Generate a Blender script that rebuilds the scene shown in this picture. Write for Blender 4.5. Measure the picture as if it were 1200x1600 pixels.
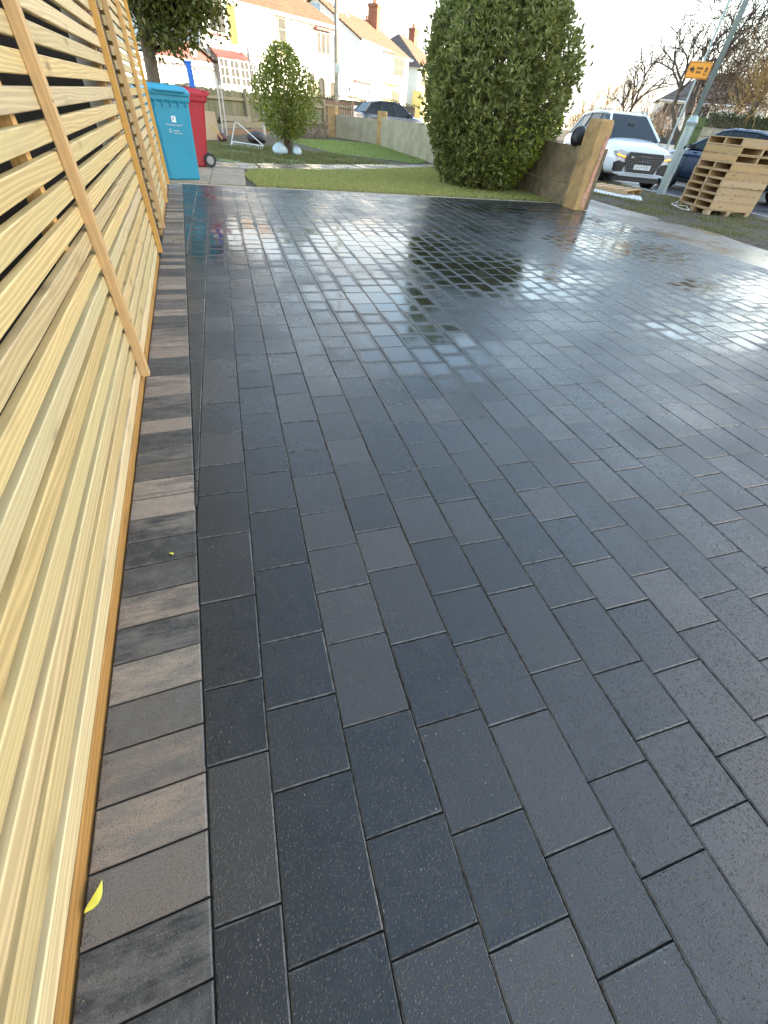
import bpy, math, random
import numpy as np
from mathutils import Vector, Matrix
R = math.radians
rnd = random.Random(7)
S = bpy.context.scene
COL = S.collection
for o in list(bpy.data.objects):
    bpy.data.objects.remove(o)

# ------------------------------------------------------------------ camera
YAW, PITCH, ROLL, FPX, EYE = R(20.749), R(44.906), R(6.082), 626.42, 1.0
cy, sy, cp, sp, cr, sr = math.cos(YAW), math.sin(YAW), math.cos(PITCH), math.sin(PITCH), math.cos(ROLL), math.sin(ROLL)
_F = Vector((sy*cp, cy*cp, -sp)); _R = Vector((cy, -sy, 0)); _U = _R.cross(_F)
CR = _R*cr + _U*sr
CU = -_R*sr + _U*cr
cam = bpy.data.cameras.new('camera')
cam.sensor_fit = 'VERTICAL'; cam.sensor_height = 36; cam.sensor_width = 27
cam.lens = FPX/1600*36
cam.clip_start = 0.02; cam.clip_end = 3000
camo = bpy.data.objects.new('camera', cam)
COL.objects.link(camo)
m3 = Matrix((CR, CU, -_F)).transposed()
camo.matrix_world = Matrix.Translation((0, 0, EYE)) @ m3.to_4x4()
S.camera = camo

# ------------------------------------------------------------------ world and sun
SUN_AZ, SUN_EL = R(105), R(12)
W = bpy.data.worlds.new('World'); S.world = W; W.use_nodes = True
wn, wl = W.node_tree.nodes, W.node_tree.links
sky = wn.new('ShaderNodeTexSky'); sky.sky_type = 'NISHITA'; sky.sun_disc = False
sky.sun_elevation = SUN_EL; sky.sun_rotation = SUN_AZ
sky.air_density = 1.0; sky.dust_density = .9; sky.ozone_density = .35
bg = wn['Background']; bg.inputs[1].default_value = 0.12
# thin broken cloud over the whole sky
tc = wn.new('ShaderNodeTexCoord'); mp = wn.new('ShaderNodeMapping'); mp.inputs['Scale'].default_value = (1.0, 1.0, 2.6)
nz = wn.new('ShaderNodeTexNoise'); nz.inputs['Scale'].default_value = 2.1; nz.inputs['Detail'].default_value = 7; nz.inputs['Roughness'].default_value = .55
rp = wn.new('ShaderNodeValToRGB'); rp.color_ramp.elements[0].position = .44; rp.color_ramp.elements[1].position = .66
rp.color_ramp.elements[1].color = (.8, .8, .8, 1)
mx = wn.new('ShaderNodeMixRGB'); mx.inputs[2].default_value = (2.65, 2.6, 2.5, 1)
wl.new(tc.outputs['Generated'], mp.inputs[0]); wl.new(mp.outputs[0], nz.inputs[0]); 
sx_ = wn.new('ShaderNodeSeparateXYZ'); wl.new(tc.outputs['Generated'], sx_.inputs[0])
el = wn.new('ShaderNodeMapRange'); el.inputs['From Min'].default_value = .05; el.inputs['From Max'].default_value = .36; el.inputs['To Min'].default_value = .26; el.inputs['To Max'].default_value = -.07
wl.new(sx_.outputs[2], el.inputs['Value']); ad = wn.new('ShaderNodeMath'); ad.operation = 'ADD'
wl.new(nz.outputs[0], ad.inputs[0]); wl.new(el.outputs[0], ad.inputs[1])
wl.new(ad.outputs[0], rp.inputs[0]); wl.new(rp.outputs[0], mx.inputs[0]); wl.new(sky.outputs[0], mx.inputs[1]); wl.new(mx.outputs[0], bg.inputs[0])

sun = bpy.data.lights.new('sun', 'SUN'); sun.energy = 3.2; sun.angle = R(.5); sun.color = (1, .86, .66)
suno = bpy.data.objects.new('sun', sun); COL.objects.link(suno)
sd = Vector((math.sin(SUN_AZ)*math.cos(SUN_EL), math.cos(SUN_AZ)*math.cos(SUN_EL), math.sin(SUN_EL)))
suno.rotation_euler = sd.to_track_quat('Z', 'Y').to_euler()
suno.location = sd*60

S.view_settings.view_transform = 'Standard'; S.view_settings.look = 'None'
S.view_settings.gamma = 1; S.view_settings.use_curve_mapping = False
S.view_settings.exposure = 3.0
S.render.engine = 'CYCLES'
S.cycles.max_bounces = 7; S.cycles.diffuse_bounces = 3; S.cycles.glossy_bounces = 4
S.cycles.sample_clamp_indirect = 6

# ------------------------------------------------------------------ pixel -> place
def ray(px, py):
    return _F + CR*((px-600)/FPX) - CU*((py-800)/FPX)
def ground(px, py, z=0):
    d = ray(px, py); t = (z-EYE)/d.z
    return d.x*t, d.y*t
def polar(az, D):
    return math.sin(R(az))*D, math.cos(R(az))*D

# ------------------------------------------------------------------ materials
MATS = {}
class NB:
    def __init__(s, name):
        s.m = bpy.data.materials.new(name); s.m.use_nodes = True
        s.n, s.l = s.m.node_tree.nodes, s.m.node_tree.links
        s.b = s.n['Principled BSDF']
    def node(s, t, **k):
        n = s.n.new(t)
        for a, v in k.items():
            if hasattr(n, a): setattr(n, a, v)
            else: n.inputs[a.replace('_', ' ')].default_value = v
        return n
    def link(s, a, b): s.l.new(a, b)
    def coord(s, kind='Object', scale=(1, 1, 1), rot=(0, 0, 0), rand=0):
        if kind == 'World': o = s.node('ShaderNodeNewGeometry').outputs['Position']
        else: o = s.node('ShaderNodeTexCoord').outputs[kind]
        if rand:
            oi = s.node('ShaderNodeObjectInfo'); v = s.node('ShaderNodeVectorMath', operation='SCALE'); v.inputs[0].default_value = (rand, rand*1.7, rand*.6)
            s.link(oi.outputs['Random'], v.inputs['Scale']); a = s.node('ShaderNodeVectorMath', operation='ADD')
            s.link(o, a.inputs[0]); s.link(v.outputs[0], a.inputs[1]); o = a.outputs[0]
        mpn = s.node('ShaderNodeMapping'); mpn.inputs['Scale'].default_value = scale; mpn.inputs['Rotation'].default_value = rot
        s.link(o, mpn.inputs[0]); return mpn.outputs[0]
    def noise(s, vec, scale, detail=4, rough=.55, dist=0):
        n = s.node('ShaderNodeTexNoise'); n.inputs['Scale'].default_value = scale; n.inputs['Detail'].default_value = detail
        n.inputs['Roughness'].default_value = rough; n.inputs['Distortion'].default_value = dist
        s.link(vec, n.inputs['Vector']); return n.outputs['Fac']
    def ramp(s, fac, stops):
        r = s.node('ShaderNodeValToRGB'); e = r.color_ramp.elements
        while len(e) < len(stops): e.new(.5)
        for i, (p, c) in enumerate(stops):
            e[i].position = p
            e[i].color = (c, c, c, 1) if not hasattr(c, '__len__') else (*c, 1)
        s.link(fac, r.inputs[0]); return r.outputs[0]
    def mix(s, f, a, b, mode='MIX'):
        n = s.node('ShaderNodeMixRGB', blend_type=mode)
        for i, v in enumerate((f, a, b)):
            if hasattr(v, 'is_linked'): s.link(v, n.inputs[i])
            elif hasattr(v, '__len__'): n.inputs[i].default_value = (*v, 1)
            else: n.inputs[i].default_value = v if i == 0 else (v, v, v, 1)
        return n.outputs[0]
    def math(s, op, a, b=0, clamp=False):
        n = s.node('ShaderNodeMath', operation=op); n.use_clamp = clamp
        for i, v in enumerate((a, b)):
            if hasattr(v, 'is_linked'): s.link(v, n.inputs[i])
            else: n.inputs[i].default_value = v
        return n.outputs[0]
    def bump(s, h, strength=.3, dist=.01):
        b = s.node('ShaderNodeBump'); b.inputs['Strength'].default_value = strength; b.inputs['Distance'].default_value = dist
        s.link(h, b.inputs['Height']); s.link(b.outputs[0], s.b.inputs['Normal'])
    def set(s, **k):
        for a, v in k.items():
            i = s.b.inputs[a.replace('_', ' ')]
            if hasattr(v, 'is_linked'): s.link(v, i)
            elif hasattr(v, '__len__') and len(v) == 3: i.default_value = (*v, 1)
            else: i.default_value = v

def plain(name, col, rough=.5, var=.12, scale=12, bump=0, bscale=80, metal=0, spec=None, dirt=None, rand=1):
    if name in MATS: return MATS[name]
    b = NB(name); v = b.coord('Object', rand=rand)
    n = b.noise(v, scale, 5, .6)
    lo = tuple(c*(1-var) for c in col); hi = tuple(min(1, c*(1+var)) for c in col)
    c = b.ramp(n, [(.3, lo), (.7, hi)])
    if dirt:
        n2 = b.noise(v, scale*.35, 6, .65); c = b.mix(b.ramp(n2, [(.5, 0), (.75, .7)]), c, dirt)
    b.set(Base_Color=c, Roughness=rough, Metallic=metal)
    if spec is not None: b.set(Specular_IOR_Level=spec)
    if bump: b.bump(b.noise(v, bscale, 4), bump, .005)
    MATS[name] = b.m; return b.m

def glow(name, col, strength):
    b = NB(name); b.set(Base_Color=col, Emission_Color=col, Emission_Strength=strength, Roughness=.2)
    MATS[name] = b.m; return b.m

def wood(name, light, dark, axis=1, ring=38, rough=.6, knots=True, obj=True, stain=None):
    """sawn timber: stretched grain along one axis, growth-ring bands, scattered knots"""
    b = NB(name)
    sc = [1, 1, 1]; sc[axis] = .09
    v = b.coord('Object', scale=tuple(sc), rand=9)
    w1 = b.noise(v, 4.5, 3, .5, .6)
    wv = b.node('ShaderNodeTexWave', wave_type='BANDS', bands_direction='Z' if axis != 2 else 'X')
    wv.inputs['Scale'].default_value = ring*.35; wv.inputs['Distortion'].default_value = 13; wv.inputs['Detail'].default_value = 2.5
    wv.inputs['Detail Scale'].default_value = .6
    b.link(v, wv.inputs['Vector'])
    fine = b.noise(b.coord('Object', scale=tuple(x*(1 if x == 1 else .35) for x in sc), rand=4), 190, 3)
    mid = tuple((a*.52+c*.48) for a, c in zip(light, dark))
    c = b.ramp(wv.outputs['Fac'], [(.12, mid), (.45, light), (.8, tuple(a*1.02 for a in light)), (.97, mid)])
    c = b.mix(b.math('MULTIPLY', w1, .55), c, tuple(a*.86 for a in light), 'MIX')
    c = b.mix(.28, c, b.ramp(fine, [(.3, tuple(a*.7 for a in light)), (.7, tuple(min(1, a*1.1) for a in light))]))
    if knots:
        sk = [3.2, 3.2, 3.2]; sk[axis] = 1.15
        vo = b.node('ShaderNodeTexVoronoi'); vo.inputs['Scale'].default_value = 3.0; vo.inputs['Randomness'].default_value = 1
        b.link(b.coord('Object', scale=tuple(sk), rand=13), vo.inputs['Vector'])
        c = b.mix(b.ramp(vo.outputs['Distance'], [(.07, .9), (.12, 0)]), c, dark)
        c = b.mix(b.ramp(vo.outputs['Distance'], [(.12, .5), (.26, 0)]), c, tuple(a*.8 for a in mid))
    oi = b.node('ShaderNodeObjectInfo')
    hv = b.node('ShaderNodeHueSaturation'); b.link(c, hv.inputs['Color'])
    b.link(b.ramp(oi.outputs['Random'], [(0, .86), (1, 1.1)]), hv.inputs['Value'])
    b.link(b.ramp(b.math('FRACT', b.math('MULTIPLY', oi.outputs['Random'], 7.3)), [(0, .82), (1, 1.04)]), hv.inputs['Saturation'])
    c = hv.outputs[0]
    if stain: 
        ns = b.noise(b.coord('Object', scale=tuple(sc), rand=20), 6, 3)
        c = b.mix(b.ramp(ns, [(.45, 0), (.68, .65)]), c, stain)
    b.set(Base_Color=c, Roughness=rough, Specular_IOR_Level=.3)
    b.bump(b.math('ADD', b.math('MULTIPLY', wv.outputs['Fac'], .5), fine), .35, .0012)
    MATS[name] = b.m; return b.m

T_SLAT = wood('pale_treated_timber', (.80, .59, .27), (.20, .09, .035), 1, stain=(.62, .53, .26))
T_BATTEN = wood('batten_timber', (.74, .43, .12), (.42, .22, .07), 2, knots=False)
T_KICK = wood('orange_gravel_board', (.50, .27, .085), (.10, .045, .02), 1)
T_PALLET = wood('pallet_timber', (.58, .37, .17), (.2, .12, .06), 0, rough=.75)
T_PALLETY = wood('pallet_timber_long', (.58, .37, .17), (.2, .12, .06), 1, rough=.75)
T_GREY = wood('weathered_fence_timber', (.32, .28, .15), (.09, .075, .05), 2, rough=.85, stain=(.12, .15, .07))
T_GREYH = wood('weathered_rail_timber', (.38, .31, .18), (.12, .1, .06), 0, rough=.85)
T_BROWN = wood('brown_fence_timber', (.33, .19, .1), (.14, .08, .04), 2, rough=.8)

def paver_mat(name, kind):
    b = NB(name)
    geo = b.node('ShaderNodeNewGeometry'); oi = b.node('ShaderNodeObjectInfo')
    rid = b.math('FRACT', b.math('ADD', geo.outputs['Random Per Island'], b.math('MULTIPLY', oi.outputs['Random'], 5.37)))
    rid2 = b.math('FRACT', b.math('MULTIPLY', rid, 17.7))
    wv = b.coord('World')
    off = b.node('ShaderNodeVectorMath', operation='ADD'); sc = b.node('ShaderNodeVectorMath', operation='SCALE')
    sc.inputs[0].default_value = (31, 17, 5); b.link(rid, sc.inputs['Scale']); b.link(wv, off.inputs[0]); b.link(sc.outputs[0], off.inputs[1])
    v = off.outputs[0]
    grit = b.noise(v, 420, 3, .7); mott = b.noise(v, 26, 5, .62); big = b.noise(v, 7, 3, .5)
    if kind == 'plain':
        base = b.ramp(rid, [(0, (.004, .007, .0082)), (.3, (.006, .0095, .0108)), (.6, (.010, .0122, .0125)), (.80, (.024, .0235, .0215)), (1, (.052, .047, .041))])
        c = b.mix(b.ramp(mott, [(.42, 0), (.72, .5)]), base, (.026, .028, .028))
        c = b.mix(b.ramp(big, [(.5, 0), (.8, .35)]), c, (.024, .0245, .023))
    else:
        ta = b.node('ShaderNodeAttribute', attribute_name='tone'); rid = ta.outputs['Fac']
        base = b.ramp(rid, [(0, (.022, .024, .026)), (.3, (.035, .034, .033)), (.5, (.14, .115, .09)), (.75, (.33, .25, .185)), (1, (.40, .32, .24))])
        m_ = b.node('ShaderNodeMapping'); m_.inputs['Scale'].default_value = (6, 26, 1); b.link(v, m_.inputs[0])
        st = b.noise(m_.outputs[0], 1.0, 8, .78)
        c = b.mix(b.ramp(st, [(.40, 0), (.60, .8)]), base, b.ramp(rid2, [(0, (.04, .042, .044)), (.5, (.13, .122, .11)), (1, (.26, .22, .18))]))
        c = b.mix(b.ramp(mott, [(.45, 0), (.75, .5)]), c, (.17, .16, .145))
    c = b.mix(b.ramp(grit, [(.32, .8), (.47, 0)]), c, tuple(x*.45 for x in (.03, .03, .03)))
    specks = b.node('ShaderNodeTexVoronoi'); specks.inputs['Scale'].default_value = 46; b.link(v, specks.inputs['Vector'])
    sp_f = b.math('MULTIPLY', b.ramp(specks.outputs['Distance'], [(.05, 1), (.09, 0)]), b.ramp(b.noise(v, 9, 2), [(.55, 0), (.62, .9)]))
    c = b.mix(sp_f, c, (.24, .235, .22))
    vs2 = b.node('ShaderNodeTexVoronoi'); vs2.inputs['Scale'].default_value = 210; b.link(v, vs2.inputs['Vector'])
    sf = b.math('MULTIPLY', b.ramp(vs2.outputs['Distance'], [(.10, 1), (.28, 0)]), b.ramp(vs2.outputs['Color'], [(.62, 0), (.75, 1)]))
    c = b.mix(b.math('MULTIPLY', sf, .75), c, (.12, .125, .125) if kind == 'plain' else (.26, .23, .19))  # fine pale specks paint water sparkle into the block colour
    pf2 = b.math('MULTIPLY', b.ramp(vs2.outputs['Distance'], [(.16, 1), (.36, 0)]), b.ramp(vs2.outputs['Color'], [(.25, 1), (.36, 0)]))
    # arris: pale edge colour painting the sky highlight on the chamfer
    at = b.node('ShaderNodeAttribute', attribute_name='mid')
    mid = at.outputs['Fac']
    edge = b.math('SUBTRACT', 1, mid)
    e2 = b.math('MULTIPLY', b.ramp(edge, [(.84, 0), (.98, .75)]), b.ramp(b.noise(v, 60, 3), [(.35, .2), (.6, 1)]))
    c = b.mix(e2, c, (.20, .20, .19) if kind == 'plain' else (.17, .155, .135))
    # wetness: pools where the bed dips
    sep = b.node('ShaderNodeSeparateXYZ'); b.link(wv, sep.inputs[0])
    X, Y = sep.outputs[0], sep.outputs[1]
    jit = b.math('MULTIPLY', b.math('SUBTRACT', b.noise(wv, 3.1, 4, .6), .5), .75)
    pools = [(.1, 4.9, .75, 1.1), (1.35, 4.8, 1.25, 1.25), (2.3, 3.75, 1.15, .85), (.95, 3.1, .6, .75), (4.6, 4.9, 1.1, 1.0), (5.4, 6.4, 1.0, 1.2), (5.0, 3.1, 1.5, .75), (4.4, 7.3, 1.4, .35), (.95, 2.3, .6, .6), (3.6, 2.3, .9, .5)]
    pool = None
    for (x0, y0, rx, ry) in pools:
        d = b.math('POWER', b.math('ADD', b.math('POWER', b.math('DIVIDE', b.math('SUBTRACT', X, x0), rx), 2), b.math('POWER', b.math('DIVIDE', b.math('SUBTRACT', Y, y0), ry), 2)), .5)
        k = b.math('SUBTRACT', 1.0, d)
        pool = k if pool is None else b.math('MAXIMUM', pool, k)
    pf = b.math('ADD', b.math('MULTIPLY', pool, .8), jit)
    rj = b.math('MULTIPLY', b.math('SUBTRACT', rid, .5), .22)
    pf = b.math('ADD', pf, rj)
    pf = b.math('ADD', pf, b.math('MULTIPLY', b.math('SUBTRACT', mid, .9), .7))
    film = b.ramp(pf, [(.0, 0), (.42, 1)])                      # 0 damp .. 1 standing film
    damp = b.noise(b.coord('World'), 2.2, 3, .5)
    dampf = b.ramp(b.math('ADD', damp, b.math('MULTIPLY', b.math('SUBTRACT', rid2, .5), .2)), [(.35, 0), (.65, 1)])
    r0 = b.mix(dampf, .40 if kind == 'plain' else .62, .22 if kind == 'plain' else .48)
    r0 = b.math('ADD', r0, b.math('MULTIPLY', b.math('SUBTRACT', rid2, .5), .16))
    r1 = b.math('ADD', r0, b.math('MULTIPLY', b.math('SUBTRACT', mott, .5), .22))
    rough = b.mix(film, r1, .055)
    b.set(Base_Color=b.mix(film, c, b.mix(.35, c, (.012, .013, .013))), Roughness=rough, IOR=1.5)
    if kind == 'plain': b.set(Specular_IOR_Level=.72)
    hgt = b.math('ADD', b.math('MULTIPLY', grit, .8), b.math('MULTIPLY', b.ramp(b.noise(v, 150, 3, .6), [(.33, 0), (.41, 1)]), 1.6))
    hgt = b.math('SUBTRACT', hgt, b.math('MULTIPLY', pf2, 1.6))
    hgt = b.math('ADD', hgt, b.math('MULTIPLY', sf, .9))
    bm = b.node('ShaderNodeBump'); bm.inputs['Distance'].default_value = .0012
    b.link(b.math('SUBTRACT', .62, b.math('MULTIPLY', film, .58)), bm.inputs['Strength']); b.link(hgt, bm.inputs['Height']); b.link(bm.outputs[0], b.b.inputs['Normal'])
    MATS[name] = b.m; return b.m
P_PLAIN = paver_mat('charcoal_paver', 'plain')
P_BORD = paver_mat('brindle_paver', 'border')

def leaf_mat(name, cols, rough=.4, trans=.25):
    b = NB(name); g = b.node('ShaderNodeNewGeometry')
    n = len(cols); c = b.ramp(g.outputs['Random Per Island'], [(i/(n-1), x) for i, x in enumerate(cols)])
    b.set(Base_Color=c, Roughness=rough, Specular_IOR_Level=.45)
    tr = b.node('ShaderNodeBsdfTranslucent'); b.link(c, tr.inputs[0])
    ms = b.node('ShaderNodeMixShader'); ms.inputs[0].default_value = trans
    out = b.n['Material Output']; b.link(b.b.outputs[0], ms.inputs[1]); b.link(tr.outputs[0], ms.inputs[2]); b.link(ms.outputs[0], out.inputs[0])
    MATS[name] = b.m; return b.m

CONC = plain('weathered_concrete', (.44, .27, .11), .85, .25, 7, .7, 45, dirt=(.17, .12, .065))
CONC_G = plain('grey_concrete', (.36, .31, .20), .85, .2, 4, .4, 60, dirt=(.20, .19, .10))
WHITE_R = plain('white_render', (.80, .78, .72), .8, .04, 2, .2, 60)
CREAM_R = plain('grey_render_side_shade', (.62, .66, .64), .85, .05, 2, .2, 60)  # grey also stands in for shade on the white houses' side walls
ROOF_O = plain('orange_tile', (.19, .10, .058), .8, .25, 3, .6, 30, dirt=(.25, .13, .06))
ROOF_B = plain('dark_tile', (.10, .085, .08), .8, .25, 3, .6, 30)
BRICK = plain('red_brick', (.27, .11, .06), .85, .3, 6, .4, 60)
BRICKB = plain('brown_brick', (.16, .105, .065), .85, .35, 9, .5, 80)
MORTAR = plain('mortar', (.42, .38, .30), .9, .15, 30, .4, 120)
WFRAME = plain('white_frame', (.8, .8, .78), .4, .03)
YBAY_FRAME = plain('yellow_frame_bay_shade', (.62, .48, .14), .5, .08)  # this yellow also paints the light and shade on bay sides
REDTR = plain('dark_red_trim', (.22, .05, .045), .6, .1)
GREYTR = plain('grey_gutter', (.16, .14, .16), .5, .1)
GLASS = plain('window_glass', (.05, .055, .055), .12, .4, 1, spec=.25)
DARK = plain('dark_recess', (.02, .02, .02), .8, .2)
BARK = plain('bark', (.16, .125, .085), .9, .35, 9, .8, 40)
BARKD = plain('winter_bark', (.10, .075, .055), .9, .3, 9, .6, 40)
TWIGG = plain('golden_twigs', (.42, .27, .10), .8, .3, 3)
TWIGB = plain('brown_twigs', (.20, .14, .085), .8, .3, 3)
STEEL = plain('galvanised_steel', (.36, .43, .42), .42, .1, 3, .1, 60, metal=.35, dirt=(.30, .33, .30))
RUBBER = plain('black_rubber', (.022, .022, .022), .6, .2)
BLACKP = plain('black_plastic', (.018, .018, .019), .4, .2)

# ------------------------------------------------------------------ mesh helpers
class MB:
    def __init__(s): s.v = []; s.f = []; s.m = []
    def add(s, vs, fs, mi=0):
        o = len(s.v); s.v += [tuple(p) for p in vs]; s.f += [tuple(o+i for i in f) for f in fs]; s.m += [mi]*len(fs); return s
    def box(s, x0, x1, y0, y1, z0, z1, M=None, mi=0, ch=0):
        vs = [(x0, y0, z0), (x1, y0, z0), (x1, y1, z0), (x0, y1, z0), (x0, y0, z1), (x1, y0, z1), (x1, y1, z1), (x0, y1, z1)]
        if M is not None: vs = [M @ Vector(p) for p in vs]
        return s.add(vs, [(3, 2, 1, 0), (4, 5, 6, 7), (0, 1, 5, 4), (1, 2, 6, 5), (2, 3, 7, 6), (3, 0, 4, 7)], mi)
    def tube(s, pts, rad, n=8, cap=True, mi=0):
        pts = [Vector(p) for p in pts]; rad = rad if hasattr(rad, '__len__') else [rad]*len(pts)
        vs, fs = [], []; up = None
        for i, p in enumerate(pts):
            d = (pts[min(i+1, len(pts)-1)]-pts[max(i-1, 0)]).normalized()
            if up is None: up = d.orthogonal().normalized()
            else:
                up = (up-d*up.dot(d))
                up = up.normalized() if up.length > 1e-6 else d.orthogonal().normalized()
            q = d.cross(up)
            for k in range(n):
                a = 2*math.pi*k/n; vs.append(p+(up*math.cos(a)+q*math.sin(a))*rad[i])
        for i in range(len(pts)-1):
            for k in range(n):
                k2 = (k+1) % n; fs.append((i*n+k, i*n+k2, (i+1)*n+k2, (i+1)*n+k))
        if cap: fs.append(tuple(range(n-1, -1, -1))); fs.append(tuple((len(pts)-1)*n+k for k in range(n)))
        return s.add(vs, fs, mi)
    def prism(s, poly, d0, d1, axis='y', M=None, mi=0):
        """poly in the plane across `axis`, extruded from d0 to d1"""
        n = len(poly)
        def P(a, b, c): 
            p = {'y': (a, c, b), 'x': (c, a, b), 'z': (a, b, c)}[axis]
            return M @ Vector(p) if M is not None else p
        vs = [P(a, b, d0) for a, b in poly]+[P(a, b, d1) for a, b in poly]
        fs = [tuple(range(n)), tuple(range(2*n-1, n-1, -1))]+[(i, i+n, (i+1) % n+n, (i+1) % n) for i in range(n)]
        return s.add(vs, fs, mi)
    def loft(s, rings, close=True, cap=True, mi=0):
        n = len(rings[0]); vs = [p for r in rings for p in r]; fs = []
        for i in range(len(rings)-1):
            for k in range(n if close else n-1):
                k2 = (k+1) % n; fs.append((i*n+k, i*n+k2, (i+1)*n+k2, (i+1)*n+k))
        if cap: fs.append(tuple(range(n-1, -1, -1))); fs.append(tuple((len(rings)-1)*n+k for k in range(n)))
        return s.add(vs, fs, mi)
    def build(s, name, mat, parent=None, smooth=False, loc=None, bevel=0, sub=0, solid=0):
        me = bpy.data.meshes.new(name); me.from_pydata([tuple(p) for p in s.v], [], s.f)
        for m in (mat if isinstance(mat, (list, tuple)) else [mat]): me.materials.append(m)
        if isinstance(mat, (list, tuple)): me.polygons.foreach_set('material_index', s.m)
        me.update()
        import bmesh
        bm = bmesh.new(); bm.from_mesh(me); bmesh.ops.recalc_face_normals(bm, faces=bm.faces); bm.to_mesh(me); bm.free()
        if smooth: me.polygons.foreach_set('use_smooth', [True]*len(me.polygons))
        o = bpy.data.objects.new(name, me); COL.objects.link(o)
        if parent: o.parent = parent
        if loc: o.location = loc
        if bevel:
            b = o.modifiers.new('bevel', 'BEVEL'); b.width = bevel; b.segments = 2; b.limit_method = 'ANGLE'
        if sub:
            b = o.modifiers.new('sub', 'SUBSURF'); b.levels = sub; b.render_levels = sub
        return o
def box(x0, x1, y0, y1, z0, z1, M=None): return MB().box(x0, x1, y0, y1, z0, z1, M)

def tag(o, label=None, cat=None, group=None, kind=None):
    if label: o['label'] = label
    if cat: o['category'] = cat
    if group: o['group'] = group
    if kind: o['kind'] = kind
    return o
def thing(name, label, cat, loc=(0, 0, 0), rz=0, group=None):
    o = bpy.data.objects.new(name, None); COL.objects.link(o); o.location = loc; o.rotation_euler = (0, 0, rz)
    o.empty_display_size = .1
    return tag(o, label, cat, group)
def inst(name, me, parent, loc=(0, 0, 0), rot=(0, 0, 0)):
    o = bpy.data.objects.new(name, me); COL.objects.link(o); o.parent = parent; o.location = loc; o.rotation_euler = rot; return o
def letters(txt, size, mat, parent, M, name='lettering', ext=.0008, align='CENTER', xs=1):
    cu = bpy.data.curves.new(name, 'FONT'); cu.body = txt; cu.size = size; cu.extrude = ext; cu.align_x = align; cu.align_y = 'CENTER'; cu.resolution_u = 2
    t = bpy.data.objects.new('tmp', cu); COL.objects.link(t)
    me = bpy.data.meshes.new_from_object(t); bpy.data.objects.remove(t)
    me.materials.clear(); me.materials.append(mat)
    me.transform(Matrix.Diagonal((xs, 1, 1, 1))); me.transform(M)
    o = bpy.data.objects.new(name, me); COL.objects.link(o); o.parent = parent; return o
FRONT = Matrix.Rotation(R(90), 4, 'X')       # text in xz plane, facing -y

def fast_mesh(name, V, F, mat, parent=None, nper=None, smooth=False):
    """V (N,3), F (M,k) arrays"""
    me = bpy.data.meshes.new(name); k = F.shape[1]
    me.vertices.add(len(V)); me.vertices.foreach_set('co', np.asarray(V, dtype=np.float32).ravel())
    me.loops.add(F.size); me.loops.foreach_set('vertex_index', F.astype(np.int32).ravel())
    me.polygons.add(len(F)); me.polygons.foreach_set('loop_start', np.arange(0, F.size, k, dtype=np.int32))
    me.polygons.foreach_set('loop_total', np.full(len(F), k, dtype=np.int32))
    me.update(calc_edges=True)
    if smooth: me.polygons.foreach_set('use_smooth', np.ones(len(F), dtype=bool))
    me.materials.append(mat)
    o = bpy.data.objects.new(name, me); COL.objects.link(o)
    if parent: o.parent = parent
    return o
def unit(a): return a/np.maximum(np.linalg.norm(a, axis=1, keepdims=True), 1e-9)
def leaves(name, pos, d, L, Wd, mat, parent=None, rs=None, fold=.25):
    rs = rs or np.random.RandomState(1)
    d = unit(d); side = unit(np.cross(d, rs.normal(size=d.shape))); nn = np.cross(side, d)
    L = L[:, None]; Wd = Wd[:, None]
    a = pos; m1 = pos+d*L*.5+side*Wd*.5+nn*Wd*fold; m2 = pos+d*L*.5-side*Wd*.5+nn*Wd*fold; tip = pos+d*L-nn*L*.08
    V = np.stack([a, m1, tip, m2], 1).reshape(-1, 3); n = len(pos); b = np.arange(n)[:, None]*4
    F = np.concatenate([b+np.array([[0, 1, 2]]), b+np.array([[0, 2, 3]])], 1).reshape(-1, 3)
    return fast_mesh(name, V, F, mat, parent)

# ------------------------------------------------------------------ setting: the ground
def soil_mat():
    b = NB('garden_ground'); v = b.coord('World')
    n1 = b.noise(v, 1.1, 5, .6); n2 = b.noise(v, 14, 5, .7); n3 = b.noise(v, 60, 4, .7)
    c = b.mix(b.ramp(n1, [(.42, 0), (.56, 1)]), (.12, .08, .045), (.10, .085, .035))
    c = b.mix(b.ramp(n2, [(.3, .6), (.7, 0)]), c, (.035, .028, .018))
    b.set(Base_Color=c, Roughness=.85); b.bump(b.math('ADD', n2, n3), .8, .03)
    return b.m
SOIL = soil_mat()
def sheet(name, pts, mat, kind='structure', z=None):
    vs = [(p[0], p[1], p[2] if len(p) > 2 else z) for p in pts]
    o = MB().add(vs, [tuple(range(len(vs)))]).build(name, mat)
    tag(o, kind=kind); return o
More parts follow.
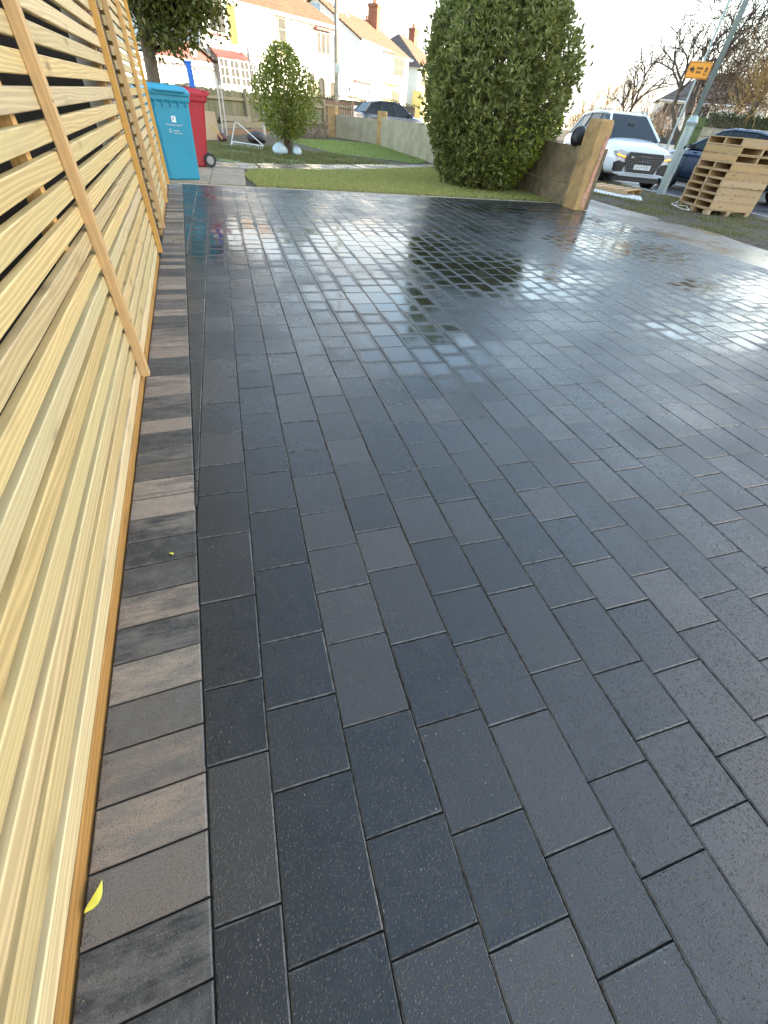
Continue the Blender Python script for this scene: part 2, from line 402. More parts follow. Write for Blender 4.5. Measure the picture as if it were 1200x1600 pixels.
# one terrain sheet out to the horizon, with a rough patch of finer grid near the drive
def terrain():
    xs = [-900, -200, -60, -20, -8] + list(np.arange(-2, 6.2, .4)) + [6.3, 6.9, 7.5] + list(np.arange(7.8, 11.8, .25)) + [11.84, 11.86, 21.0, 21.1, 30, 60, 200, 900]
    ys = [-900, -200, -40, -10, -3] + list(np.arange(-1, 24, .35)) + [26, 30, 40, 60, 120, 300, 1500]
    rs = np.random.RandomState(3)
    def zz(x, y):
        if x < 6.2: z = -.055 if y < 8.35 else -.012
        elif x < 7.7: z = -.085
        elif x < 11.85: z = -.055-.01*(x-7.7)-.045*max(0, min(1, (11.0-y)/2))
        elif x < 21.05: z = -.22
        else: z = -.1
        return z
    V = []; 
    for y in ys:
        for x in xs:
            z = zz(x, y)
            if 7.7 < x < 11.8 and 2 < y < 24: z += rs.normal()*.012
            V.append((x, y, z))
    nx = len(xs); F = [(j*nx+i, j*nx+i+1, (j+1)*nx+i+1, (j+1)*nx+i) for j in range(len(ys)-1) for i in range(nx-1)]
    o = fast_mesh('ground', np.array(V), np.array(F), SOIL, smooth=False); tag(o, kind='structure')
terrain()
def gz(x, y):
    if x < 6.2: return -.012
    if x < 11.85: return -.055-.01*(x-7.7)-.045*max(0, min(1, (11.0-y)/2))
    return -.16

# road
def asphalt():
    b = NB('wet_asphalt'); v = b.coord('World'); n = b.noise(v, 90, 4, .7); m = b.noise(v, .9, 4)
    b.set(Base_Color=b.mix(b.ramp(n, [(.3, 0), (.7, 1)]), (.04, .04, .042), (.085, .085, .088)), Roughness=b.ramp(m, [(.35, .18), (.6, .5)])); b.bump(n, .4, .006)
    return b.m
ASPH = asphalt()
sheet('road', [(11.95, -60, -.16), (21, -60, -.16), (21, 200, -.16), (11.95, 200, -.16)], ASPH)
kerb = tag(box(11.83, 11.95, -20, 60, -.3, -.07).build('kerb', plain('kerb_concrete', (.34, .33, .31), .7, .15, 6, .4)), kind='structure')
WPAINT = plain('white_road_paint', (.72, .72, .70), .6, .1, 20)
for i in range(9):
    y = -6+i*6
    tag(box(16.3, 16.42, y, y+3.6, -.156, -.152).build('road_marking', WPAINT), kind='structure')

# footway strip in front of the drive: muddy wet concrete
def muddy():
    b = NB('muddy_footway'); v = b.coord('World'); n = b.noise(v, 1.6, 5, .6, .5); n2 = b.noise(v, 12, 5, .65); n3 = b.noise(v, 70, 3)
    c = b.mix(b.ramp(n, [(.35, 0), (.65, 1)]), (.18, .14, .095), (.11, .07, .035))
    c = b.mix(b.ramp(n2, [(.35, .5), (.6, 0)]), c, (.09, .07, .05))
    b.set(Base_Color=c, Roughness=b.ramp(b.noise(v, .8, 4, .6), [(.38, .10), (.62, .5)])); b.bump(n3, .15, .004)
    return b.m
FOOT = muddy()
fp = MB(); nx, ny = 6, 60
vs = []
rs = np.random.RandomState(5)
for j in range(ny+1):
    for i in range(nx+1):
        y = -2+j*.5; x = 6.06+(7.62-6.06)*i/nx
        if i == nx: x += rs.normal()*.07
        vs.append((x, y, -.012-.028*i/nx))
fp.add(vs, [(j*(nx+1)+i, j*(nx+1)+i+1, (j+1)*(nx+1)+i+1, (j+1)*(nx+1)+i) for j in range(ny) for i in range(nx)])
tag(fp.build('pavement', FOOT), kind='structure')

# concrete garden path with standing water, and the slab area under the bins
def path_mat():
    b = NB('path_concrete'); v = b.coord('World'); n = b.noise(v, 1.5, 5, .6, .5); n2 = b.noise(v, 16, 5, .65)
    c = b.mix(b.ramp(n2, [(.35, 0), (.7, 1)]), (.20, .155, .10), (.30, .24, .16))
    b.set(Base_Color=c, Roughness=b.ramp(n, [(.42, .06), (.6, .7)])); b.bump(n2, .35, .008)
    return b.m
PATH = path_mat()
def slabs(name, poly, rows, mat):
    """flagstones cut from a strip between two polylines"""
    (a, bb) = poly; root = thing(name, None, None); del_keys = [k for k in ('label', 'category') if k in root]
    n = rows
    for i in range(n):
        for j in range(2):
            def P(t, s): 
                k = t*(len(a)-1); q = min(int(k), len(a)-2); f = k-q
                A = [a[q][c]*(1-f)+a[q+1][c]*f for c in (0, 1)]; B = [bb[q][c]*(1-f)+bb[q+1][c]*f for c in (0, 1)]
                return (A[0]*(1-s)+B[0]*s, A[1]*(1-s)+B[1]*s)
            g = .006; t0, t1 = i/n+g/3, (i+1)/n-g/3; s0, s1 = j/2+g, (j+1)/2-g
            z = rnd.uniform(.0, .008); q = [P(t0, s0), P(t1, s0), P(t1, s1), P(t0, s1)]
            m = MB().prism(q, -.06, z+.004, 'z'); o = m.build('flagstone', mat, root)
    tag(root, kind='structure'); return root
slabs('garden_path', ([(-.2, 10.3), (.4, 10.45), (2.4, 11.3), (4.9, 13.0), (8.0, 15.0)], [(-1.0, 11.2), (.35, 11.35), (2.2, 12.15), (4.7, 13.5), (8.0, 15.9)]), 14, PATH)
slabs('bin_standing', ([(-1.9, 8.27), (.28, 8.36)], [(-1.9, 10.9), (.35, 10.4)]), 4, plain('dry_flagstone', (.33, .26, .18), .8, .2, 9, .5, 50, dirt=(.2, .15, .1)))
# sandy haunch along the far edge of the paving
tag(box(-.72, 6.1, 8.215, 8.33, -.05, -.004).build('mortar_edging', plain('sandy_haunch', (.40, .33, .23), .9, .2, 20, .6)), kind='structure')

# ------------------------------------------------------------------ the paved drive
PITCHX = .1643; X0 = -.0985
def bl(y): return -.2125-.0525*y          # line between brindle border and plain courses
def fl(y): return -.415-.0505*y          # foot of the slatted fence
drive = thing('driveway', None, None); tag(drive, kind='structure')
sub = MB().add([(-.7, -1, -.014), (6.05, -1, -.014), (6.05, 8.215, -.014), (-1.0, 8.215, -.014)], [(0, 1, 2, 3)]).build('jointing_sand', plain('jointing_sand', (.045, .042, .038), .8, .3, 200), drive)

def clip(poly, a, b, c):
    """keep a*x+b*y <= c"""
    out = []
    for i in range(len(poly)):
        p, q = poly[i], poly[(i+1) % len(poly)]
        fp_, fq = a*p[0]+b*p[1]-c, a*q[0]+b*q[1]-c
        if fp_ <= 0: out.append(p)
        if fp_*fq < 0:
            t = fp_/(fp_-fq); out.append((p[0]+(q[0]-p[0])*t, p[1]+(q[1]-p[1])*t))
    return out
def inset(poly, d):
    n = len(poly); out = []
    for i in range(n):
        p0, p, p1 = Vector(poly[i-1]), Vector(poly[i]), Vector(poly[(i+1) % n])
        e0, e1 = (p-p0).normalized(), (p1-p).normalized()
        n0, n1 = Vector((-e0.y, e0.x)), Vector((-e1.y, e1.x))
        k = 1+n0.dot(n1); o = (n0+n1)/max(k, .3); out.append((p.x+o.x*d, p.y+o.y*d))
    return out
def area(poly): return .5*sum(poly[i][0]*poly[(i+1) % len(poly)][1]-poly[(i+1) % len(poly)][0]*poly[i][1] for i in range(len(poly)))
def block_geo(poly, rr, ch=.003, deep=.02, tilt=.0019):
    """rings: foot, side top, after chamfer, inner ring; top slightly dished"""
    n = len(poly); cx = sum(p[0] for p in poly)/n; cyy = sum(p[1] for p in poly)/n
    tx, ty, tz = rr.uniform(-1, 1)*tilt/.08, rr.uniform(-1, 1)*tilt/.1, rr.uniform(-.0009, .0009)
    r1, r2, r3 = poly, inset(poly, ch), inset(poly, ch+.034)
    wob = [rr.uniform(-.0007, .0007) for _ in range(n)]
    if area(r3) < .0006: r3 = inset(poly, ch+.004)
    def Z(p, z): return z+tz+tx*(p[0]-cx)*.5+ty*(p[1]-cyy)*.5
    vs = [(p[0], p[1], -deep) for p in r1]+[(p[0], p[1], Z(p, -ch)) for p in r1]+[(p[0]+w, p[1]+w, Z(p, -.0003)) for p, w in zip(r2, wob)]+[(p[0], p[1], Z(p, -.0006)) for p in r3]
    fs = []
    for k in range(3):
        for i in range(n): fs.append((k*n+i, k*n+(i+1) % n, (k+1)*n+(i+1) % n, (k+1)*n+i))
    fs.append(tuple(3*n+i for i in range(n)))
    at = [0]*n+[0]*n+[.14]*n+[1]*n
    return vs, fs, at
def put_blocks(name, items, mat, parent, kind=None, origin=True, tone=None):
    V, F, A = [], [], []
    for vs, fs, at in items:
        o = len(V); V += vs; F += [tuple(o+i for i in f) for f in fs]; A += at
    c = (0, 0, 0)
    if origin and len(items) == 1:
        c = (sum(p[0] for p in V)/len(V), sum(p[1] for p in V)/len(V), 0); V = [(p[0]-c[0], p[1]-c[1], p[2]) for p in V]
    me = bpy.data.meshes.new(name); me.from_pydata(V, [], F); me.materials.append(mat)
    a = me.attributes.new('mid', 'FLOAT', 'POINT'); a.data.foreach_set('value', A)
    if tone is not None: a = me.attributes.new('tone', 'FLOAT', 'POINT'); a.data.foreach_set('value', [tone]*len(A))
    o = bpy.data.objects.new(name, me); COL.objects.link(o); o.parent = parent; o.location = c
    if kind: o['kind'] = kind
    return o

rr = random.Random(11)
allb = []
LEN = [.1643, .2055, .2465]
# joints of the nearest courses, measured along the drive from the camera
JOINTS = {-1: [.041, .29, .454, .70, .947, 1.152, 1.316, 1.526, 1.774, 2.022], 0: [-.043, .207, .372, .54, .781, 1.028, 1.234, 1.397, 1.652, 1.899],
 1: [-.082, .083, .29, .497, .66, .823, .984, 1.19, 1.347, 1.561, 1.81], 2: [-.121, .043, .246, .454, .699, .863, 1.031, 1.228, 1.394, 1.602, 1.761],
 3: [-.202, -.039, .203, .41, .574, .78, .986, 1.14, 1.347, 1.513, 1.719], 4: [-.119, .044, .288, .535, .734, .94, 1.145, 1.31], 5: [.083, .245, .446, .611, .816, 1.02, 1.213, 1.454],
 6: [.004, .206, .403, .571, .772, .936, 1.10, 1.253], 7: [.288, .486, .689, .935, 1.096], 8: [.363, .606, .808, 1.051], 9: [.488, .728, .966, 1.122]}
for k in range(-4, 38):
    xa, xb = X0+k*PITCHX+.0013, X0+(k+1)*PITCHX-.0013
    if xa > 6.05: break
    J = JOINTS.get(k, [rr.uniform(0, .2)]); lens = []; y = J[0]
    while y > -1.1: L = rr.choice(LEN); y -= L; lens.insert(0, L)
    lens += [J[i+1]-J[i] for i in range(len(J)-1)]; ye = J[-1]; last = 0
    while ye < 8.3:
        L = rr.choice(LEN)
        if L == last and rr.random() < .5: L = rr.choice(LEN)
        last = L; lens.append(L); ye += L
    for L in lens:
        g = .0018
        wob = rr.uniform(-.0005, .0005)
        poly = [(xa+wob, y+g), (xb+wob, y+g), (xb+wob, y+L-g), (xa+wob, y+L-g)]
        y += L
        # right of the border line: x >= bl(y)+.004  ->  -x-.0525y <= .2125-.004
        poly = clip(poly, -1, -.0525, .2125-.0035)
        if len(poly) >= 3: poly = clip(poly, 0, 1, 8.2)
        if len(poly) >= 3: poly = clip(poly, 1, 0, 6.045)
        if len(poly) < 3 or area(poly) < .0007: continue
        cyy = sum(p[1] for p in poly)/len(poly); cx = sum(p[0] for p in poly)/len(poly)
        if cyy < -.75 and cx < .6: continue
        D = Vector((cx, cyy, 1)).length
        d = Vector((cx, cyy, -1)); zz = d.dot(_F)
        vis = False
        if zz > .05:
            u, v = 600+FPX*d.dot(CR)/zz, 800-FPX*d.dot(CU)/zz
            vis = -60 < u < 1260 and v < 1680
        allb.append((0 if vis else 1, zz*D if vis else D, poly))
allb.sort(key=lambda t: (t[0], t[1]))
far = []
for i, (nv, D, poly) in enumerate(allb):
    g = block_geo(poly, rr)
    if i < 300: put_blocks('paving_block', [g], P_PLAIN, drive)
    else: far.append(g)
put_blocks('paving_blocks_beyond', far, P_PLAIN, drive, 'stuff', origin=False)
# brindle border
y = -.728; i = 0
TONES = {-1: .1, 0: .12, 1: .55, 2: .72, 3: .62, 4: .5, 5: .88, 6: .2, 7: .8, 8: .35, 9: .3, 10: .28, 11: .85, 12: .9, 13: .5, 14: .15, 15: .15, 16: .7, 17: .2, 18: .3, 19: .75, 20: .8, 21: .2, 22: .25, 23: .7, 24: .8}
def brd(y0, y1, f0, f1):
    def X(yy, f): return fl(yy)*(1-f)+bl(yy)*f
    g = .0018; sl = .012
    a = X(y0, f0)+g; b_ = X(y0, f1)-g
    return [(X(y0, f0)+g, y0+g), (X(y0, f1)-g, y0+g+sl*(f1-f0)), (X(y1, f1)-g, y1-g+sl*(f1-f0)), (X(y1, f0)+g, y1-g)]
while y < 8.18:
    if abs(y-4.572) < .05:
        for (a, b_, f0, f1) in [(y, y+.1, 0, 1), (y+.1, y+.3, 0, .5), (y+.1, y+.2, .5, 1), (y+.2, y+.3, .5, 1)]:
            put_blocks('border_block', [block_geo(brd(a, b_, f0, f1), rr)], P_BORD, drive, tone=rr.random())
        y += .3; continue
    put_blocks('border_block', [block_geo(brd(y, min(y+.1, 8.2), 0, 1), rr)], P_BORD, drive, tone=TONES.get(round((y+.028)/.1), rr.random()))
    y += .1
# grit lying on the blocks
GRIT = plain('pale_grit', (.55, .53, .48), .7, .2, 50)
V, F = [], []; rs = np.random.RandomState(8)
for i in range(420):
    x = rs.uniform(-.35, 4.5); y = rs.uniform(-.3, 6)
    if rs.rand() < y/9: continue
    s_ = rs.uniform(.0006, .0018) * (1+y*.2); b0 = len(V)
    for dx, dy, dz in ((1, 0, 0), (-.5, .9, 0), (-.6, -.8, 0), (0, 0, 1.1)): V.append((x+dx*s_, y+dy*s_, dz*s_+.0003))
    F += [(b0, b0+1, b0+3), (b0+1, b0+2, b0+3), (b0+2, b0, b0+3)]
tag(fast_mesh('loose_grit', np.array(V), np.array(F), GRIT), 'pale specks of grit scattered over the dark paving blocks', kind='stuff')

# ------------------------------------------------------------------ slatted fence
FA = math.atan(.0505)
def fence_panel(y0, y1, battens, label, seed, backing=True):
    t = thing('slatted_fence', label, 'fence', (-.415, 0, 0), FA, 'new slatted fence panels beside the paving')
    r_ = random.Random(seed); L = y1-y0
    for k in range(25):
        zt = .0975+.0728*k; j = r_.uniform(-.0012, .0012)
        m = MB(); x0, x1 = -.0225+j, j-.0005; zb = zt-.0495; c = .0025
        prof = [(x0, zb), (x1-c, zb), (x1, zb+c), (x1, zt-c), (x1-c, zt), (x0, zt)]
        w = [r_.uniform(-.0012, .0012) for _ in range(5)]
        rings = [[(p[0]+w[i], y, p[1]+w[(i+2) % 5]) for p in prof] for i, y in enumerate(np.linspace(-L/2, L/2, 5))]
        o = m.loft(rings).build('slat', T_SLAT, t, loc=(0, (y0+y1)/2, 0))
    box(-.045, -.004, -L/2, L/2, -.03, .034).build('gravel_board', T_KICK, t, loc=(0, (y0+y1)/2, 0), bevel=.003)
    for yb in battens:
        box(.0005, .036, -.021, .021, -.9, .92).build('batten', T_BATTEN, t, loc=(0, yb, .945), bevel=.002)
    for yb in ([.35, 1.74, 4.1] if y0 < 0 else [5.5, 7.3]):
        box(-.068, -.0235, -.022, .022, -.9, .9).build('support_post', T_BATTEN, t, loc=(0, yb, .92))
    box(-.175, -.165, y0, y1, 0, 1.9).build('backing_sheet', plain('dark_backing', (.03, .031, .033), .8, .3, 6), t)  # plain dark sheet filling the view through the slat gaps
    return t
fence_panel(-1.1, 4.2, [2.005, 4.17], 'nearest long slatted timber fence panel with a batten across its middle', 1)
fence_panel(5.02, 7.78, [5.05, 6.4, 7.75], 'further slatted timber fence panel ending beside the blue bin', 2)
# brick pier between the two
t = thing('brick_pier', 'brown brick pier seen in the gap between the slatted fence panels', 'pier', (-.415, 0, 0), FA)
box(-.26, -.032, 4.24, 5.0, -.02, 1.88).build('mortar_core', MORTAR, t)
for k in range(25):
    o_ = 0 if k % 2 else .11
    yy = 4.24
    while yy < 4.99:
        L = min((.215 if yy > 4.24 or not o_ else .105), 5.0-yy)
        if L > .03: box(-.2, -.024+rnd.uniform(-.003, .002), yy+.005, yy+L-.006, k*.075+.005, k*.075+.068).build('brick', BRICKB, t, bevel=.004)
        yy += L
# screw heads on the battens, and crumbs caught along the foot of the fence
m = MB(); c_, s__ = math.cos(FA), math.sin(FA)
crumbV, crumbF = [], []; rs = np.random.RandomState(77)
for i in range(900):
    y_ = rs.uniform(-.4, 7.5)**1.0; x_ = fl(y_)+.003+abs(rs.normal(0, .007)); q = rs.uniform(.001, .0032); b0 = len(crumbV)
    for dx, dy, dz in ((1, 0, 0), (-.5, .9, 0), (-.6, -.8, 0), (0, 0, 1.1)): crumbV.append((x_+dx*q, y_+dy*q, dz*q+.0002))
    crumbF += [(b0, b0+1, b0+3), (b0+1, b0+2, b0+3), (b0+2, b0, b0+3)]
tag(fast_mesh('fence_foot_crumbs', np.array(crumbV), np.array(crumbF), plain('dark_crumbs', (.16, .12, .08), .9, .4, 90)), 'brown crumbs of soil and sawdust along the foot of the slatted fence', kind='stuff')
SCR = plain('screw_steel', (.20, .19, .17), .4, .1, metal=.6)
for t in [o for o in bpy.data.objects if o.name.startswith('slatted_fence')]:
    for c in [c for c in t.children if c.name.startswith('batten')]:
        m = MB()
        for k in range(0, 25, 3):
            z = .07+k*.0728-.945; m.tube([(.0361, .004*math.sin(k*3), z), (.0375, .004*math.sin(k*3), z)], .0042, 8)
        o = m.build('screw_heads', SCR, c); o['kind'] = 'stuff'
# fallen leaves
LEAFY = plain('yellow_leaf', (.62, .55, .06), .5, .1, 60)
def small_leaf(label, loc, L, rot, group=None):
    n = 7; V = []
    for i in range(n):
        f = i/(n-1); w = math.sin(math.pi*min(1, f**.8))*L*.26*(1-.2*f); z = .12*L*math.sin(f*3)
        V += [(-w, f*L, z+w*.5), (0, f*L, z), (w, f*L, z+w*.4)]
    F = [(3*i+j, 3*i+j+1, 3*i+j+4, 3*i+j+3) for i in range(n-1) for j in (0, 1)]
    o = MB().add(V, F).build('fallen_leaf', LEAFY, smooth=True); o.location = loc; o.rotation_euler = rot
    return tag(o, label, 'leaf', group)
x, y = ground(120, 1432); small_leaf('yellow curled leaf caught against the foot of the slatted fence', (x+.012, y, .004), .045, (.35, 1.1, -.25))
x, y = ground(272, 867); small_leaf('tiny tan leaf lying on the brindle border paving', (x, y, .001), .017, (.1, .2, 1.1))

# ------------------------------------------------------------------ plants
def skin_shape(fn, name, mat, parent, seg=20, ring=14):
    """closed blob from radius function fn(phi, t) -> (x,y,z)"""
    V, F = [], []
    for j in range(ring+1):
        for i in range(seg): V.append(fn(2*math.pi*i/seg, j/ring))
    F = [(j*seg+i, j*seg+(i+1) % seg, (j+1)*seg+(i+1) % seg, (j+1)*seg+i) for j in range(ring) for i in range(seg)]
    return MB().add(V, F).build(name, mat, parent, smooth=True)
LB = leaf_mat('laurel_leaf', [(.12, .15, .04), (.18, .21, .055), (.27, .29, .08), (.14, .17, .055), (.40, .40, .12), (.20, .23, .08)], .34, .3)
LBY = leaf_mat('young_leaf', [(.34, .42, .05), (.24, .32, .04), (.46, .48, .08)], .45, .3)
def big_bush():
    cx, cy_ = 5.05, 9.85
    t = thing('evergreen_bush', 'tall dense rounded evergreen bush beside the concrete gate pillar', 'bush', (cx, cy_, 0))
    rs = np.random.RandomState(21)
    zs = np.array([0, .2, .6, 1.1, 1.6, 2.0, 2.35, 2.7, 3.0]); rad = np.array([.58, .78, 1.06, 1.28, 1.34, 1.22, .98, .62, .1])
    def Rz(z): return np.interp(z, zs, rad)
    def lump(phi, z): return 1+.06*np.sin(3*phi+z*2.2)+.055*np.sin(7*phi-3*z)+.05*np.sin(11*phi+6*z)
    n = 4600
    z = rs.uniform(.06, 2.98, n); phi = rs.uniform(0, 2*np.pi, n)
    depth = 1-np.abs(rs.normal(0, .10, n)); r = Rz(z)*lump(phi, z)*depth
    # top cap
    c = np.stack([r*np.cos(phi), r*np.sin(phi), z], 1)
    out = np.stack([np.cos(phi), np.sin(phi), .35+.9*(z > 2.5)+0*z], 1)
    k = 7; P = np.repeat(c, k, 0); O = np.repeat(unit(out), k, 0)
    d = O*.55+rs.normal(0, .62, P.shape); d[:, 2] += .12
    L = rs.uniform(.075, .14, len(P)); 
    leaves('foliage', P+rs.normal(0, .012, P.shape), d, L, L*.32, LB, t, rs)
    # loose shoots that break the outline
    n2 = 420; z = rs.uniform(.3, 2.95, n2); phi = rs.uniform(0, 2*np.pi, n2); r = Rz(z)*lump(phi, z)*rs.uniform(1.0, 1.08, n2)
    c = np.stack([r*np.cos(phi), r*np.sin(phi), z+.04], 1); P = np.repeat(c, 6, 0); d = np.repeat(np.stack([np.cos(phi), np.sin(phi), 1.2+0*z], 1), 6, 0)+rs.normal(0, .6, (n2*6, 3))
    L = rs.uniform(.06, .1, len(P)); leaves('shoot_foliage', P, d, L, L*.3, LB, t, rs)
    # yellow-green young growth low on the road side
    n3 = 380; phi = rs.normal(-1.1, .45, n3); z = np.abs(rs.normal(.45, .28, n3))+.05; r = Rz(z)*rs.uniform(.96, 1.06, n3)
    c = np.stack([r*np.cos(phi), r*np.sin(phi), z], 1); P = np.repeat(c, 5, 0); d = np.repeat(np.stack([np.cos(phi), np.sin(phi), .5+0*z], 1), 5, 0)+rs.normal(0, .6, (n3*5, 3))
    L = rs.uniform(.035, .06, len(P)); leaves('young_foliage', P, d, L, L*.55, LBY, t, rs)
    m = MB()
    for i in range(70):
        a = rs.uniform(0, 6.28); r0 = rs.uniform(0, .35); h = rs.uniform(1.2, 2.6); r1 = Rz(h)*rs.uniform(.5, .93); a2 = a+rs.normal(0, .3)
        p0 = Vector((r0*math.cos(a), r0*math.sin(a), -.02)); p3 = Vector((r1*math.cos(a2), r1*math.sin(a2), h))
        pts = [p0.lerp(p3, f)+Vector((rs.normal()*.05, rs.normal()*.05, .25*math.sin(f*3.1))) for f in (0, .3, .6, 1)]
        m.tube(pts, [.022, .016, .011, .004], 5)
    m.build('stems', BARK, t)
    # inner leaf mass
    n4 = 9000; z = rs.uniform(.1, 2.8, n4); phi = rs.uniform(0, 6.28, n4); r = Rz(z)*rs.uniform(.45, .86, n4)
    P = np.stack([r*np.cos(phi), r*np.sin(phi), z], 1); L = rs.uniform(.08, .14, n4); leaves('inner_foliage', P, rs.normal(size=P.shape), L, L*.6, LB, t, rs)
big_bush()
# clipped conifer peeping up behind the bush
t = thing('conifer', 'bright green conifer rising behind the big evergreen bush', 'tree', (6.1, 14.1, 0))
rs = np.random.RandomState(4); n = 7000; z = rs.uniform(1.2, 4.8, n)**1; phi = rs.uniform(0, 6.28, n); r = .78*(1-.10*np.maximum(0, z-2))*rs.uniform(.75, 1.03, n)
P = np.stack([r*np.cos(phi), r*np.sin(phi), z], 1); d = np.stack([np.cos(phi)*.4, np.sin(phi)*.4, 1+0*z], 1)+rs.normal(0, .3, P.shape)
L = rs.uniform(.08, .16, n); leaves('foliage', P, d, L, L*.3, leaf_mat('conifer_leaf', [(.09, .17, .025), (.13, .22, .035), (.06, .12, .02)], .6, .3), t, rs)
MB().tube([(0, 0, -.02), (0, 0, 4)], [.09, .03], 7).build('trunk', BARK, t)

# shrub with pot bag on the lawn
LS = leaf_mat('shrub_leaf', [(.20, .25, .035), (.27, .31, .05), (.15, .20, .03), (.42, .40, .10), (.22, .27, .04)], .3, .4)
t = thing('young_shrub', 'young oval camellia-like shrub standing on the lawn in a pale plastic bag', 'shrub', (1.62, 13.85, 0))
rs = np.random.RandomState(12); n = 4200
z = rs.beta(1.5, 1.5, n)*1.62+.28; phi = rs.uniform(0, 6.28, n)
rad = np.interp(z, [.25, .45, .8, 1.2, 1.5, 1.75, 1.95], [.16, .38, .56, .58, .46, .28, .07])
lump = 1+.2*np.sin(2*phi+2.5*z)+.16*np.sin(5*phi-7*z)+.1*np.sin(9*phi+13*z); r = rad*lump*np.sqrt(rs.uniform(.1, 1.25, n))
P = np.stack([r*np.cos(phi), r*np.sin(phi), z], 1); P = P+rs.normal(0, .02, P.shape); P = np.repeat(P, 2, 0)
d = np.stack([np.cos(phi), np.sin(phi), .2+0*z], 1).repeat(2, 0)+rs.normal(0, .75, P.shape); L = rs.uniform(.05, .085, len(P))
leaves('foliage', P, d, L, L*.55, LS, t, rs, .15)
m = MB()
for i in range(26):
    a = rs.uniform(0, 6.28); h = rs.uniform(.8, 1.75); r1 = rs.uniform(.08, .42); b0 = Vector((rs.normal()*.03, rs.normal()*.03, 0))
    p3 = Vector((r1*math.cos(a), r1*math.sin(a), h)); m.tube([b0, b0.lerp(p3, .35)+Vector((0, 0, .1)), p3], [.013, .009, .003], 5)
m.build('stems', BARK, t)
def bag(name, label, loc, w, h, mat, cat='bag', seed=0):
    r_ = random.Random(seed); ph = [r_.uniform(0, 6) for _ in range(5)]
    def fn(p, tt):
        zz = h*(1-math.cos(math.pi*tt))/2; rr_ = w*math.sin(math.pi*min(.98, max(.03, tt))**.8)*(1+.13*math.sin(3*p+ph[0]+tt*5)+.07*math.sin(8*p+ph[1])+.04*math.sin(14*p+ph[2]))
        return (rr_*math.cos(p), rr_*math.sin(p)*.8, zz)
    o = skin_shape(fn, name, mat, None); o.location = loc; return tag(o, label, cat)
PBAG = plain('pale_blue_plastic', (.62, .74, .80), .35, .1, 6)
bag('plastic_bag', 'pale plastic bag slumped left of the shrub stems', (1.40, 13.80, -.01), .17, .25, PBAG, seed=1)
bag('plastic_bag', 'smaller pale blue plastic bag right of the shrub stems', (1.82, 13.86, -.01), .12, .2, PBAG, seed=2)

def in_poly(p, poly):
    x, y = p; c = False
    for i in range(len(poly)):
        (x0, y0), (x1, y1) = poly[i-1], poly[i]
        if (y0 > y) != (y1 > y) and x < (x1-x0)*(y-y0)/(y1-y0)+x0: c = not c
    return c
def grass(name, label, poly, dens, h, mats, seed, bare=0, zf=gz, wd=.004):
    rs = np.random.RandomState(seed); P = np.array(poly); lo, hi = P.min(0), P.max(0)
    n = int(dens*(hi[0]-lo[0])*(hi[1]-lo[1])); q = rs.uniform(lo, hi, (n, 2))
    k = np.array([in_poly(p, poly) for p in q]); q = q[k]
    if bare:
        f = np.sin(q[:, 0]*2.3+1)*np.sin(q[:, 1]*3.1)+.6*np.sin(q[:, 0]*6.1+q[:, 1]*4.7)+rs.normal(0, .35, len(q)); q = q[f > bare]
    n = len(q); z = np.array([zf(*p) for p in q]); a = rs.uniform(0, 6.28, n); hh = h*rs.uniform(.45, 1.25, n); w = wd*rs.uniform(.7, 1.5, n)
    lean = rs.normal(0, .5, (n, 2))*hh[:, None]
    b1 = np.stack([q[:, 0]-np.cos(a)*w, q[:, 1]-np.sin(a)*w, z-.004], 1); b2 = np.stack([q[:, 0]+np.cos(a)*w, q[:, 1]+np.sin(a)*w, z-.004], 1)
    tp = np.stack([q[:, 0]+lean[:, 0], q[:, 1]+lean[:, 1], z+hh], 1)
    V = np.stack([b1, b2, tp], 1).reshape(-1, 3); F = np.arange(n*3).reshape(-1, 3)
    tag(fast_mesh(name, V, F, mats), label, kind='stuff')
G_Y = leaf_mat('tired_grass', [(.44, .40, .14), (.30, .36, .08), (.56, .46, .20), (.22, .32, .06)], .7, .4)
G_G = leaf_mat('fresh_grass', [(.22, .30, .06), (.30, .35, .09), (.17, .23, .05)], .7, .3)
G_D = leaf_mat('verge_grass', [(.12, .15, .04), (.17, .18, .06), (.27, .22, .10)], .7, .3)
def turf(name, a, b_, c_):
    b = NB(name); v = b.coord('World'); n1 = b.noise(v, 2.1, 5, .65); n2 = b.noise(v, 17, 5, .7); n3 = b.noise(v, 70, 3, .7)
    c = b.mix(b.ramp(n1, [(.38, 0), (.62, 1)]), a, b_); c = b.mix(b.ramp(n2, [(.40, 0), (.66, .85)]), c, c_); c = b.mix(b.ramp(n3, [(.3, .6), (.6, 0)]), c, (.05, .04, .02))
    b.set(Base_Color=c, Roughness=.9); b.bump(b.math('ADD', n2, n3), .9, .03); return b.m
SODY = turf('turf_base', (.33, .31, .11), (.40, .30, .16), (.20, .24, .06)); SODG = plain('turf_base_fresh', (.16, .19, .06), .9, .25, 3, .6, 40)
strip = [(.45, 8.36), (6.0, 8.36), (6.0, 9.2), (5.3, 13.2), (4.9, 12.9), (2.4, 11.25), (.5, 10.4), (.3, 9.6)]
sheet('lawn_strip', [(x, y, -.003) for x, y in strip], SODY)
grass('grass', 'short tired yellowish grass between the paving and the garden path', strip, 2300, .055, G_Y, 1, wd=.007)
lawn2 = [(-.1, 11.6), (.4, 11.45), (2.2, 12.25), (4.2, 13.35), (3.1, 15.0), (2.1, 15.6), (1.2, 16.0), (-.6, 16.2)]
sheet('garden_lawn', [(x, y, -.004) for x, y in lawn2], SODG)
grass('grass', 'dark green grass around the young shrub', lawn2, 1000, .075, G_D, 2, bare=-.5, wd=.009)
